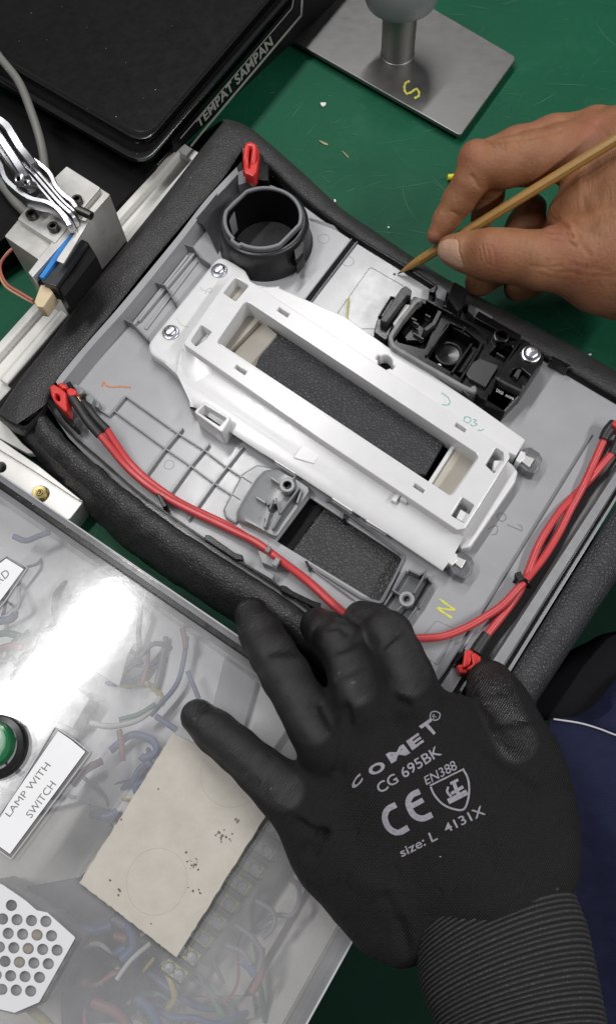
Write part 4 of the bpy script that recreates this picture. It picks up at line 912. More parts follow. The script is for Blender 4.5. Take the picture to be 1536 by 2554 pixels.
# light tabs at the right end: white shoe, metal square, clear grey block
for sh, sq, bl in ((((900, 345), (930, 288), (958, 300), (958, 330), (925, 360)), ((932, 345), (952, 312), (1010, 335), (980, 385)), ((905, 355), (945, 275), (985, 265), (1040, 300), (1058, 335), (1040, 390), (1010, 425), (965, 410))), (((500, 935), (535, 878), (560, 892), (565, 925), (530, 958)), ((535, 935), (555, 902), (612, 928), (585, 975)), ((510, 950), (545, 880), (600, 880), (645, 910), (660, 945), (640, 1000), (605, 1040), (540, 1010)))):
    b = plate('lens_block', fillet(cG(*bl), 5), 56, ZF+.3, MT['grey_clear'], wbk, bevel=1.2)
    plate('shoe', fillet(cG(*sh), 2), 58.5, ZF+.3, WP, wbk, bevel=.5)
    plate('metal_contact', fillet(cG(*sq), 1), 58.2, 55, MT['aluminium_clean'], b, bevel=.3)
# marker strokes on the shelf
ribbon('marker_stroke', cD((643, 810), (672, 830), (684, 852), (675, 868), (645, 867)), 2.6, 61.2, MT['teal_marker'], wbk, 24)
ribbon('marker_stroke', cD((755, 925), (752, 945), (775, 955), (785, 935), (765, 925), (752, 935)), 2.4, 61.2, MT['teal_marker'], wbk, 24)
ribbon('marker_stroke', cD((795, 938), (812, 942), (800, 952), (815, 962), (795, 970), (782, 960)), 2.4, 61.2, MT['teal_marker'], wbk, 24)
ribbon('marker_stroke', cD((848, 985), (832, 992), (818, 988)), 2.4, 61.2, MT['teal_marker'], wbk, 12)
ribbon('pencil_stroke', cN((455, 440), (470, 465), (500, 470), (485, 490)), 1.6, 56.25, MT['pencil_grey'], wbk, 16)
ribbon('pencil_stroke', cN((500, 460), (535, 450), (530, 480), (505, 470)), 1.6, 56.25, MT['pencil_grey'], wbk, 16)
ribbon('pencil_stroke', cN((285, 662), (320, 710), (375, 728)), 1.6, 56.25, MT['pencil_grey'], wbk, 16)
# ------------------------------------------------------------------ black switch housing
sw = thing('switch_housing', 'black plastic switch housing with open cavities beside the white bracket', 'housing', P(1130, 850, ZF))
BG = MT['black_gloss']; ZS = 66
body = fillet(cS((185, 560, 10), (390, 228, 8), (480, 255), (600, 310), (720, 375), (980, 500), (1100, 560), (1210, 550, 6), (1365, 690, 12), (1180, 965, 6), (1060, 1090, 4), (915, 1000), (850, 960), (790, 975), (640, 860), (430, 720)), 5)
cav1 = fillet(cS((250, 520, 14), (410, 270, 16), (590, 335), (470, 620), (280, 570)), 6)
cav2 = fillet(cS((640, 440), (900, 590), (760, 850), (690, 800), (500, 690)), 4)
cav3 = fillet(cS((1010, 590), (1120, 600), (1130, 640), (1060, 720), (950, 660)), 4)
plate('body', body, ZS-6, ZF+.3, BG, sw, bevel=.8, holes=[cav1, cav2, cav3])
plate('cavity_floor', fillet(cS((230, 520), (410, 250), (920, 560), (1150, 600), (1060, 740), (760, 870), (300, 600)), 4), ZF+2, ZF+.4, MT['black_matte'], sw, bevel=.1)
# raised grey-worn rim round the large cavity
wall_line('worn_rim', fillet(cS((860, 945), (740, 890), (440, 720), (240, 600, 16), (215, 530, 16), (300, 400, 10), (430, 245)), 6), ZS, ZS-8, 3.2, MT['worn_grey'], sw, bevel=.5)
wall_line('upper_wall', cS((485, 258), (600, 322), (720, 385), (860, 465), (940, 530)), ZS-1, ZF+6, 1.5, BG, sw)
wall_line('divider', cS((585, 340), (540, 430), (475, 480)), ZS-2, ZF+4, 3.0, MT['charcoal_plastic'], sw)
wall_line('divider', cS((650, 440), (480, 670)), ZS-4, ZF+4, 1.3, BG, sw)
wall_line('divider', cS((820, 580), (670, 800)), ZS-4, ZF+4, 1.6, BG, sw)
wall_line('divider', cS((905, 560), (860, 650), (720, 870)), ZS-2, ZF+4, 1.8, BG, sw)
wall_line('divider', cS((660, 425), (780, 480), (910, 590)), ZS-3, ZF+4, 1.4, BG, sw)
wall_line('divider', cS((1180, 560), (1000, 830), (950, 960)), ZS-1, ZF+4, 1.6, BG, sw)
for a, b, z in (((370, 405), (410, 425), 58), ((385, 435), (425, 455), 57), ((475, 380), (512, 400), 59), ((388, 518), (460, 562), 58), ((1000, 665), (1055, 700), 58), ((765, 475), (755, 500), 60)):
    bar('contact_fin', P(*cS(a)[0], z), P(*cS(b)[0], z), .9, 5, MT['charcoal_plastic'], sw, .1)
plate('inner_block', fillet(cS((300, 500), (370, 400), (470, 470), (440, 560), (340, 560)), 3), ZF+8, ZF+1, BG, sw, bevel=.5)
plate('inner_block', fillet(cS((690, 790), (760, 690), (830, 600), (870, 620), (750, 800)), 3), ZF+12, ZF+1, BG, sw, bevel=.5)
lathe('inner_dome', P(*cS((640, 690))[0], ZF+2), [(11, 0), (11, 5), (10, 6.5), (8.5, 6.5), (8, 5), (.01, 4)], BG, sw, seg=32)
lathe('white_eyelet', P(*cS((576, 750))[0], ZF+9), [(.8, 0), (.8, .5), (1.8, .5), (1.8, 0)], MT['paper_white'], sw, seg=16)
plate('worn_pad', fillet(cS((775, 800, 6), (810, 730, 6), (880, 690), (1020, 745), (920, 905), (800, 840)), 4), ZS-3, ZS-10, MT['charcoal_plastic'], sw, bevel=.6)
lathe('guide_ring', P(*cS((1040, 520))[0], ZS-1), [(5.9, -10), (5.9, 0), (5.4, .3), (4.5, .3), (4.2, 0), (4.2, -12), (.01, -12)], BG, sw, seg=32)
# screw tower
plate('screw_tower', fillet(cS((1215, 552, 6), (1370, 670, 12), (1190, 945, 8), (985, 830, 4)), 4), ZS, ZF+.4, MT['black_gloss'], sw, holes=[fillet(cS((1100, 820), (1130, 770, 5), (1180, 760), (1250, 820), (1215, 880), (1160, 890, 5)), 3)], bevel=.9)
wall_line('tower_lip', fillet(cS((1000, 835), (1060, 870), (1150, 915), (1195, 935), (1210, 900)), 6), ZS+.6, ZS-6, 2.2, MT['charcoal_plastic'], sw)
plate('tower_floor', fillet(cS((1080, 810), (1180, 740), (1270, 820), (1170, 910)), 2), ZS-8, ZS-9, MT['black_matte'], sw, bevel=.1)
bar('tower_pin', P(*cS((1140, 835))[0], ZS-4), P(*cS((1175, 780))[0], ZS-3), 2.2, 3, MT['charcoal_plastic'], sw)
pan_screw(sw, *cS((1258, 662))[0], ZS+.2, r=7.0, rot=.2)
# stepped front with raised part number
plate('front_step', fillet(cS((925, 990, 10), (990, 890, 12), (1150, 965, 4), (1060, 1095, 4), (910, 1040)), 6), ZS-6, ZF+.4, MT['black_matte'], sw, bevel=1)
text_on_plane('moulded_number', 'DX22', cS((1000, 938), (1050, 962), (1058, 944), (1006, 916)), ZS-5.8, MT['pencil_grey'], sw, .02)
text_on_plane('moulded_number', 'A/OPB', cS((1066, 972), (1126, 1004), (1134, 988), (1074, 955)), ZS-5.8, MT['pencil_grey'], sw, .02)
plate('corner_wedge', fillet(cS((750, 880), (860, 935), (850, 960), (800, 970), (740, 920)), 3), ZS-3, ZF+6, MT['charcoal_plastic'], sw, bevel=.5)
# latch at the upper left: grey c-shaped block and black foot
lt = plate('latch', fillet(cS((295, 175), (330, 152, 4), (375, 185, 5), (372, 235), (345, 222), (190, 425, 3), (140, 405, 3), (155, 385)), 3), ZS+2, ZF+8, MT['charcoal_plastic'], sw, bevel=.7)
plate('latch_foot', fillet(cS((125, 390), (232, 455), (190, 560), (95, 490)), 4), ZS-5, ZF+.3, BG, sw, bevel=.6)
plate('latch_side', fillet(cS((345, 240), (385, 260), (230, 470), (180, 430)), 2), ZS-6, ZF+.5, BG, sw, bevel=.4)
wall_line('latch_window', cS((130, 380), (150, 345), (222, 232), (250, 235)), ZS-4, ZF+3, 1.0, BG, sw)
plate('latch_glass', fillet(cS((135, 375), (225, 235), (250, 240), (165, 380)), 1), ZS-6, ZS-7, MT['grey_clear'], sw, bevel=.1)
plate('worn_label', fillet(cS((235, 430), (330, 290), (368, 295), (255, 460)), 2), ZS-4.5, ZF+3, MT['white_rail'], sw, bevel=.3)
# upright tab at the panel edge
plate('upright_tab', fillet(cS((640, 240), (690, 122, 4), (795, 180, 4), (745, 310), (720, 345)), 3), 72, 50, MT['acrylic_smoke_tab'], sw, bevel=.6)
plate('tab_core', fillet(cS((655, 262), (690, 180), (760, 215), (725, 305)), 3), 68, 48, BG, sw, bevel=.5)
plate('tab_base', fillet(cS((610, 300), (640, 240), (760, 310), (740, 380)), 3), 60, ZF, BG, sw, bevel=.5)
for q in (((545, 180), (560, 140), (640, 190), (620, 270), (560, 240)), ((800, 290), (850, 310), (980, 385), (960, 420), (860, 400), (790, 340))):
    plate('grey_web', fillet(cS(*q), 3), 54, ZF, MT['grey_plastic_dark'], sw, bevel=.4)
plate('edge_block', fillet(cS((870, 340), (1190, 520), (1170, 560), (1060, 510), (840, 390)), 3), 58, ZF, BG, sw, bevel=.5)
plate('edge_block', fillet(cS((500, 190), (555, 140), (570, 150), (540, 210)), 3), 56, ZF, BG, sw, bevel=.5)
plate('edge_block', fillet(cS((1395, 695), (1420, 672), (1560, 745), (1530, 770)), 3), 55, ZF, BG, sw, bevel=.5)
# ------------------------------------------------------------------ red wire harness
hn = thing('wire_harness', 'red two-strand wire harness with red clips running round the panel', 'wiring', P(700, 1400, ZF))
rw = .0027
ZW = 50
# left run: two strands laid together, then one
tube('wire', px3(cE((478, 352, 61), (530, 415, 58), (600, 500, 54), (680, 575, 52), (770, 640, 52), (900, 712, 52), (1100, 808, 52), (1230, 872, 54), (1330, 945, 55), (1484, 1065, 52)) + cF((860, 930, 52), (980, 1010, 50))+[(960, 1585, 50), (1010, 1594, 50)] + cG((340, 1382, 50), (470, 1372, 50), (600, 1325, 50), (720, 1258, 50), (820, 1190, 51), (920, 1085, 52), (985, 1010, 49), (1070, 900, 46), (1150, 770, 44), (1220, 630, 45), (1290, 500, 48), (1345, 380, 48), (1418, 215, 51))), rw, MT['red_wire'], hn, n=170, seg=12)
tube('wire', px3(cE((512, 326, 60), (560, 400, 56), (620, 485, 52), (700, 565, 50), (800, 640, 48), (900, 700, 48), (1100, 796, 48), (1300, 925, 50), (1484, 1060, 48)) + cF((860, 925, 48), (1000, 1030, 46))), rw, MT['red_wire'], hn, n=90, seg=12)
tube('wire', px3(cG((725, 1370, 47), (790, 1290, 47), (860, 1200, 47), (930, 1095, 47), (985, 960, 49), (1030, 845, 49), (1090, 740, 48), (1170, 625, 46), (1260, 530, 44), (1340, 445, 45), (1400, 375, 47), (1465, 300, 50))), rw, MT['red_wire'], hn, n=80, seg=12)
# heat-shrink sleeves
def sleeve(pts, r): return tube('sleeve', px3(pts), r, MT['black_sleeve'], hn, n=14, seg=12)
sleeve(cE((335, 160, 66), (375, 215, 66), (420, 285, 64), (482, 358, 61)), [.0035, .0036, .0031, .0034, .0033])
sleeve(cE((395, 195, 63), (430, 235, 63), (470, 285, 62), (516, 332, 60)), [.0022, .0028, .0028, .0031])
sleeve(cG((735, 1362, 48), (700, 1410, 48), (665, 1465, 48)), [.0038, .004, .0042])
sleeve(cG((1410, 225, 52), (1435, 180, 53), (1475, 130, 54)), [.0034, .0042, .004]); sleeve(cG((1460, 310, 50), (1480, 270, 51), (1510, 210, 52)), [.003, .0034, .0034])
for q in ((372, 172), (400, 232)):
    c = P(*cE(q)[0], 66); tube('copper_strand', [c, c+Vector((.003, -.004, -.0005))], .0011, MT['copper'], hn, n=2, seg=8)
# cable tie
t0 = P(*cG((945, 1052))[0], 50)
d = (P(*cG((985, 1085))[0], 50)-P(*cG((915, 1035))[0], 50)); L = d.length; d.normalize(); ax = d.cross(Vector((0, 0, 1))).normalized()
ringp = [t0+d*math.cos(a)*.0058+Vector((0, 0, 1))*(math.sin(a)*.0042) for a in np.linspace(0, 2*math.pi, 17)]
ct = tube('cable_tie', ringp, .0012, MT['black_gloss'], hn, n=40, seg=6, caps=False)
bar('tie_head', t0-d*.006+ax*-.001+Vector((0, 0, .003)), t0-d*.001+ax*.002+Vector((0, 0, .004)), 3.6, 3, MT['black_gloss'], ct)
bar('tie_tail', t0-d*.0045+Vector((0, 0, .004)), t0-d*.004+ax*.006+Vector((0, 0, .0045)), 2.2, 1, MT['black_gloss'], ct)
# clip on the left
lc = thing('red_clip', 'red plastic clip with black sleeves at the lower left panel corner', 'clip', P(155, 980, 50))
rp = MT['red_plastic']
plate('clip_jaw', fillet(cU((232, 165), (270, 135, 6), (335, 170, 8), (385, 215, 8), (400, 380, 6), (375, 395, 4), (285, 310), (250, 250)), 3), 72, 58, rp, lc, holes=[fillet(cU((285, 215), (325, 245), (330, 300), (290, 275)), 4)], bevel=1.2, seg=3)
plate('clip_jaw', fillet(cU((300, 135), (345, 122, 6), (400, 150), (395, 185), (345, 175)), 4), 70, 60, rp, lc, bevel=1, seg=3)
plate('clip_wing', fillet(cU((385, 190), (430, 165, 6), (480, 190, 8), (490, 230, 6), (430, 250), (400, 235)), 4), 70, 60, rp, lc, bevel=1.2, seg=3)
plate('clip_base', fillet(cU((385, 130), (425, 110), (460, 165), (415, 170)), 2), 66, 50, MT['black_gloss'], lc, bevel=.4)
plate('clip_base', fillet(cU((235, 270), (260, 290), (400, 400), (480, 520), (460, 545), (340, 430)), 2), 60, 48, MT['black_gloss'], lc, bevel=.4)
# grey socket blocks beside it (moulded on the panel)
for q, z in ((((455, 150), (480, 135), (555, 195), (535, 225), (500, 235)), 58), (((570, 250), (600, 240), (650, 270), (625, 330), (570, 290)), 57), (((480, 140), (530, 165), (700, 310), (690, 360), (640, 340)), 52)):
    plate('clip_socket', fillet(cU(*q), 2), z, ZF, MT['grey_plastic_mid'], cn, bevel=.5)
plate('clip_socket', fillet(cU((535, 230), (575, 225), (565, 270), (545, 280)), 1), 56, ZF, MT['black_gloss'], cn, bevel=.2)
plate('clip_socket', fillet(cU((445, 470), (495, 430), (505, 450), (460, 500)), 1), 56, ZF, MT['grey_plastic_mid'], cn, bevel=.3)
# clip on the right, by the glove
rcl = thing('red_clip', 'red plastic clip gripping a black sleeve beside the gloved little finger', 'clip', P(1165, 1650, 45))
plate('clip_block', fillet(cG((600, 1470), (625, 1440, 5), (655, 1460), (635, 1540), (590, 1560, 4)), 3), 58, 44, rp, rcl, bevel=1, seg=3)
plate('clip_block', fillet(cG((640, 1475), (665, 1465), (700, 1490, 5), (690, 1550, 5), (655, 1575, 4), (610, 1560), (650, 1530)), 3), 59, 44, rp, rcl, bevel=1, seg=3)
plate('clip_block', fillet(cG((555, 1540), (595, 1530), (625, 1560), (620, 1585, 4), (575, 1585, 5)), 3), 55, 44, rp, rcl, bevel=1, seg=3)
wall_line('clip_spring', cG((605, 1445), (590, 1480), (555, 1515), (548, 1530)), 58, 44, 1.0, MT['black_gloss'], rcl)
wall_line('clip_spring', cG((755, 1495), (720, 1545), (690, 1580)), 56, 44, 1.2, MT['black_gloss'], rcl)
wall_line('clip_wall', cG((600, 1400), (470, 1600), (440, 1640)), 50, 40, 1.0, MT['grey_plastic_dark'], cn)
wall_line('clip_wall', cG((660, 1590), (610, 1640), (580, 1690)), 52, 40, 1.4, MT['grey_plastic_mid'], cn)
tr_ = thing('red_clip', 'red plastic clip at the right picture edge above two sleeves', 'clip', P(1536, 1060, 48))
plate('clip_block', fillet(cG((1462, 130), (1484, 105), (1540, 120), (1530, 160), (1480, 150)), 3), 60, 48, rp, tr_, bevel=1)
# ------------------------------------------------------------------ clear covered control box
bx = thing('control_box', 'clear acrylic covered control box full of blurred wires and terminals', 'control box', P(350, 1900, 0))
ZL = 62
LID = [(-500, 840), (1108, 1936), (560, 2930), (-900, 2930)]
nv = lambda p, q, d: tuple(Vector(p).lerp(Vector(q), d))
plate('lid', LID, ZL, ZL-4, MT['acrylic_lid'], bx, bevel=.5)
# frame of bonded wall edges seen under the lid
def inset(p, d):
    w = [P(x, y, ZL).xy for x, y in LID]; return w
wl = [P(x, y, ZL).xy for x, y in LID]; ne = (wl[1]-wl[0]).normalized(); se = (wl[2]-wl[1]).normalized()
nn = Vector((ne.y, -ne.x)); sn = Vector((se.y, -se.x))
def wslab(name, a, b, off0, off1, nrm, zt, zb, m, par=bx, bev=.3):
    q = [a+nrm*off0, b+nrm*off0, b+nrm*off1, a+nrm*off1]; me = flat_mesh([q], (zt-zb)/1000, bev/1000, 1)
    for v in me.vertices: v.co.z += zt/1000
    o = link(name, me, m, par); flatten(me); return o
wslab('north_wall', wl[0], wl[1]-ne*.006, .0075, .0125, nn, ZL-4.1, .5, MT['acrylic_smoke'])
wslab('north_trim', wl[0], wl[1]-ne*.006, .0045, .0088, nn, ZL+.5, ZL+.05, MT['black_gloss'])
wslab('north_trim', wl[0], wl[1]-ne*.006, .0078, .0083, nn, ZL+.9, ZL+.55, MT['black_gloss'])
wslab('north_flange', wl[0], wl[1], .0005, .0073, nn, ZL-4.2, ZL-8, MT['acrylic_smoke'])
wslab('lid_edge', wl[0], wl[1], -.0002, .0009, nn, ZL+.3, ZL-4.2, MT['clear_rim'])
wslab('lid_edge', wl[1], wl[2], -.0002, .0010, sn, ZL+.3, ZL-4.2, MT['clear_rim'])
wslab('east_wall', wl[1]+se*.006, wl[2], .004, .008, sn, ZL-4.1, .5, MT['acrylic_clear'])
wslab('east_trim', wl[1]+se*.006, wl[2], .0082, .0096, sn, ZL-4.1, ZL-9, MT['dark_steel'])
wslab('east_seam', wl[1]+se*.02, wl[2], .034, .0362, sn, 10, 5, MT['charcoal_plastic'])
wslab('base_flange', wl[1]+se*.006, wl[2], -.003, .004, sn, 8, .5, MT['acrylic_clear'])
bw = [a for a in (wl[0]+nn*.012, wl[1]+nn*.012+sn*.008, wl[2]+sn*.008, wl[3])]
me = flat_mesh([bw], .004, .0003, 1)
for v in me.vertices: v.co.z += .005
simple('box_base', (.66, .63, .57), .5, var=.08, vs=30)
link('base_sheet', me, MT['box_base'], bx)
# contents under the cover ------------------------------------------------
simple('box_pale', (.86, .86, .88), .5, var=.08, vs=30)
def inside(name, pts, zt, zb, m, **k): return plate(name, fillet(pts, 3), zt, zb, MT[m], bx, bevel=.6, **k)
inside('mounting_panel', [(-300, 1180), (60, 1275), (330, 1440), (560, 1600), (735, 1790), (600, 1990), (420, 2060), (200, 2000), (-300, 2120)], 14, 6, 'box_pale')  # panel whitened to carry the bright haze over this part of the lid
inside('white_patch', cH((565, 845), (615, 838), (770, 945), (735, 1020), (690, 1190), (430, 1030)), 40, 39, 'paper_white')  # flat white patches under the cover
inside('white_patch', cH((170, 1015), (235, 1060), (240, 1160), (120, 1370), (0, 1380), (60, 1160)), 42, 41, 'paper_white')
inside('relay_block', cH((300, 1250), (420, 1180), (520, 1260), (420, 1430), (330, 1400)), 34, 14, 'box_pale')
inside('grey_duct', [(560, 1640), (640, 1700), (560, 1990), (480, 1960)], 20, 6, 'grey_plastic')
for col in ('blue', 'red', 'green', 'grey', 'yellow', 'white'):
    rgb = dict(blue=(.09, .13, .30), red=(.32, .10, .10), green=(.10, .24, .15), grey=(.2, .2, .22), yellow=(.6, .5, .1), white=(.7, .7, .7))[col]; simple('w_'+col, rgb, .45)  # colours muted so the cover's haze is painted into the wires
def wr(col, pts, r=.0016, z=30): return tube('inner_wire', px3([(p[0], p[1], p[2] if len(p) > 2 else z) for p in pts]), r, MT['w_'+col], bx, seg=8)
wr('blue', cH((80, 320), (150, 345), (220, 320), (330, 280)), .0022, 34); wr('blue', cH((0, 810), (60, 800), (90, 770)), .003, 40)
wr('green', cH((-20, 890), (40, 880), (120, 900)), .0025, 36); wr('red', cH((-20, 980), (60, 955), (130, 960)), .0028, 36)
wr('blue', cH((1080, 900), (1060, 1050), (1020, 1180), (930, 1290), (870, 1360)), .0018, 26); wr('blue', cH((1085, 1100), (1150, 1260)), .0016, 30)
wr('white', cH((930, 1250), (870, 1330), (780, 1390), (640, 1420), (520, 1400)), .0020, 34); wr('green', cH((900, 1290), (800, 1350), (690, 1380)), .0016, 36)
wr('red', cH((1055, 850), (1070, 920), (1075, 970)), .002, 30); wr('red', cH((690, 1440), (705, 1540), (710, 1620)), .002, 32)
wr('blue', cH((640, 1560), (760, 1470), (880, 1500), (905, 1570), (820, 1610)), .0026, 24); wr('blue', cH((900, 1360), (960, 1400), (1020, 1440)), .002, 30)
wr('red', cH((860, 960), (850, 1080), (820, 1180)), .0014, 26); wr('grey', cH((960, 900), (930, 1080), (900, 1200)), .002, 18)
wr('blue', cI((580, 60), (640, 130), (560, 190), (600, 260)), .0024, 22); wr('red', cI((300, 180), (350, 120), (420, 80)), .0025, 26); wr('blue', cI((370, 300), (440, 310), (480, 290)), .0026, 20)
wr('blue', cI((525, 750), (545, 800), (545, 850), (500, 900)), .0028, 34); wr('red', cI((380, 1075), (470, 1110), (540, 1190), (600, 1300)), .003, 34)
wr('blue', cI((500, 980), (560, 1050), (620, 1110), (680, 1240)), .003, 28); wr('red', cI((1075, 850), (1070, 960), (1035, 1035)), .0022, 30); wr('blue', cI((1000, 900), (1030, 930), (1050, 960)), .003, 28)
wr('grey', cI((960, 750), (1030, 800), (1075, 870), (1060, 950)), .0016, 32); wr('grey', cI((1050, 655), (1120, 700), (1125, 760), (1080, 810)), .0016, 34); wr('grey', cI((930, 840), (1000, 870), (1030, 920)), .0016, 32)
wr('yellow', cI((100, 1080), (160, 1130), (210, 1180)), .0028, 40); wr('red', cI((470, 800), (520, 815)), .0024, 30); wr('white', cI((480, 980), (540, 900), (620, 830)), .0015, 34)
wr('red', cI((300, 850), (370, 830), (420, 860), (440, 930)), .003, 26); wr('blue', cI((330, 930), (420, 900), (520, 850)), .003, 24); wr('red', cI((320, 980), (400, 1000), (470, 960), (520, 990)), .003, 26); wr('grey', cI((300, 760), (420, 720), (520, 760)), .003, 20)
wr('blue', cI((300, 760), (380, 780), (460, 760)), .003, 26); random.seed(17)
def jumble(n, box, f, zr, lens):
    # loose wiring: each strand wanders through the box and dives out of sight at both ends
    for _ in range(n):
        x, y = random.uniform(box[0], box[2]), random.uniform(box[1], box[3]); a = random.uniform(0, 6.28); pts = []; z = random.uniform(*zr); L = random.uniform(*lens)
        for k in range(7):
            pts.append((x, y, z-(z-2)*(abs(k-3)/3)**2)); a += random.gauss(0, .55); x += math.cos(a)*L/6; y += math.sin(a)*L/6
        W_ = []
        for p in pts:
            x_, y_ = f((p[0], p[1]))[0]; w_ = P(x_, y_, p[2]); v2 = w_.xy; v2 = v2+nn*max(0, .018-(v2-wl[0]).dot(nn)); v2 = v2+sn*max(0, .014-(v2-wl[1]).dot(sn)); W_.append(tuple(to_px(np.array([[v2.x*1000, v2.y*1000, p[2]]]))[0])+(p[2],))
        wr(random.choice(['blue', 'red', 'grey', 'grey', 'white', 'blue', 'red', 'green', 'yellow']), W_, random.choice([.0009, .0012, .0015, .0019]))
jumble(18, (300, 760, 860, 1180), cI, (18, 34), (320, 700))
jumble(3, (960, 700, 1060, 980), cI, (14, 28), (260, 480))
jumble(15, (420, 980, 1100, 1620), cH, (14, 32), (350, 800))
jumble(9, (-60, 700, 200, 1100), cH, (14, 32), (300, 600))
jumble(9, (60, 20, 560, 480), cI, (10, 28), (300, 600))
for (a, b) in (((870, 890), (920, 1000)), ((820, 960), (860, 1060))): wr('grey', cI(a, b), .0012, 36)
# terminal strip: clear yellow covers with screws between dark dividers
simple('yellow_cover', (.85, .74, .10), .25, var=.3, vs=160)
tsa, tsb = cI((1160, 330), (690, 980))
ux, uy = (tsb[0]-tsa[0]), (tsb[1]-tsa[1]); Lp = math.hypot(ux, uy); ux /= Lp; uy /= Lp; vx, vy = -uy, ux
for i in range(9):
    s0 = i*Lp/9; cx, cy = tsa[0]+ux*(s0+Lp/18), tsa[1]+uy*(s0+Lp/18)
    def q(a, b): return (cx+ux*a+vx*b, cy+uy*a+vy*b)
    o = inside('terminal_cover', [q(-17, -32), (q(17, -32)), q(17, 30), q(-17, 30)], 30, 24, 'yellow_cover')
    inside('terminal_base', [q(-18, -40), q(18, -40), q(18, 38), q(-18, 38)], 22, 6, 'cream_plastic')
    for b in (-16, 14): lathe('terminal_screw', P(*q(0, b), 30), [(3.2, 0), (3.2, 1.4), (2.6, 1.9), (.01, 2.0)], MT['zinc_screw'], bx, seg=14)
    inside('terminal_divider', [q(17, -40), q(23, -40), q(23, 38), q(17, 38)], 30, 6, 'black_gloss')
inside('dark_module', cI((100, 600), (330, 560), (480, 700), (400, 800), (180, 720)), 24, 8, 'charcoal_plastic')
inside('dark_module', cI((250, 900), (420, 740), (600, 880), (700, 1000), (520, 1150), (250, 1180)), 12, 6, 'charcoal_plastic')
for q in (((300, 930), (400, 850), (470, 900), (380, 990)), ((420, 1000), (520, 930), (600, 1010), (500, 1090)), ((330, 1040), (400, 1010), (440, 1080), (360, 1120)), ((560, 820), (620, 780), (700, 850), (640, 900))):
    inside('dark_relay', cI(*q), 34, 12, 'black_gloss')
inside('tan_duct', cI((560, 1060), (1040, 1050), (1050, 1140), (700, 1200), (560, 1150)), 12, 6, 'cream_plastic')
# vented white power supply cover
PS = cI((-60, 560), (10, 590), (105, 655), (150, 695), (195, 705), (310, 808, 5), (160, 1075, 5), (60, 1118), (-60, 1090))
holes = []
hx, hy = cI((66, 1025))[0]
for r in range(-1, 9):
    for c in range(-4, 6):
        # two lattice directions measured from the photo
        x = hx+c*36.0+r*22.0*1.0; y = hy+c*2.0-r*34.0
        holes.append((x, y))
good = []
psv = [Vector(p[:2]) for p in PS]
def inpoly(x, y, poly):
    s = False; j = len(poly)-1
    for i in range(len(poly)):
        a, b = poly[i], poly[j]
        if (a.y > y) != (b.y > y) and x < (b.x-a.x)*(y-a.y)/(b.y-a.y)+a.x: s = not s
        j = i
    return s
def clear(x, y, m):
    if not inpoly(x, y, psv): return False
    return seg_dist(np.array([[x, y]]), [tuple(v) for v in psv]+[tuple(psv[0])])[0] > m
pts_h = [h for h in holes if clear(h[0], h[1], 18)]
simple('vent_white', (.66, .66, .68), .4, var=.02)
plate('vented_cover', fillet(PS, 2), ZL+1.6, ZL+.2, MT['vent_white'], bx, holes=[circ(x, y, 14.2, 16) for x, y in pts_h], bevel=.2)
simple('supply_grey', (.42, .42, .45), .5, var=.4, vs=120)
inside('supply_core', [(p[0]+6, p[1]+6) for p in PS], 50, 10, 'supply_grey')
for x, y in (cI((125, 858))[0], cI((88, 912))[0], cI((158, 802))[0]): lathe('amber_coil', P(x, y, 50), [(4, 0), (4, 2.5), (3, 3.2), (.01, 3.2)], MT['pale_connector'], bx, seg=16)
# ------------------------------------------------------------------ things on the cover
def label_holder(quad, card, lines, label):
    t = thing('label_holder', label, 'label', P(*card[0], ZL))
    plate('clear_frame', fillet(quad, 3), ZL+1.6, ZL+.1, MT['acrylic_clear'], t, bevel=.5)
    wall_line('frame_edge', fillet(quad, 3), ZL+2.0, ZL+.1, .8, MT['clear_rim'], t, closed=True)
    c = plate('white_card', card, ZL+2.0, ZL+1.7, MT['paper_white'], t, bevel=.05)
    wall_line('card_border', card, ZL+2.15, ZL+1.8, .35, MT['charcoal_plastic'], t, closed=True)
    for s, q in lines: text_on_plane('printed_text', s, q, ZL+2.12, MT['print_grey'], t, 0)
label_holder(cI((225, -60), (290, -18), (372, 45), (45, 485), (-60, 410)), cI((238, -45), (292, -8), (352, 42), (40, 465), (-60, 392)),
    [('LAMP WITH', cI((40, 312), (210, 100), (186, 84), (20, 297))), ('SWITCH', cI((128, 318), (232, 178), (207, 160), (104, 300)))], 'white printed label reading lamp with switch')
label_holder(cH((-60, 500), (40, 432), (158, 500), (30, 690), (-60, 800)), cH((-60, 520), (35, 445), (138, 508), (20, 668), (-60, 770)),
    [('ARD', cH((-40, 632), (60, 540), (34, 506), (-64, 594)))], 'cut-off white label at the left edge ending in RD')
gb = thing('push_button', 'green push button in a black collar on the clear cover', 'button', P(-10, 1858, ZL))
gc = P(*cI((-8, 25))[0], ZL)
lathe('collar', gc, [(19, 0), (19, 5), (18, 6.5), (14.5, 7), (14.2, 6)], MT['black_gloss'], gb, seg=48)
lathe('cap', gc+Vector((-.001, .001, 0)), [(13.8, 5), (13.8, 13), (13, 14.5), (11.6, 15), (11.4, 13.6), (9, 13.4), (.01, 13.2)], MT['green_button'], gb, seg=48)
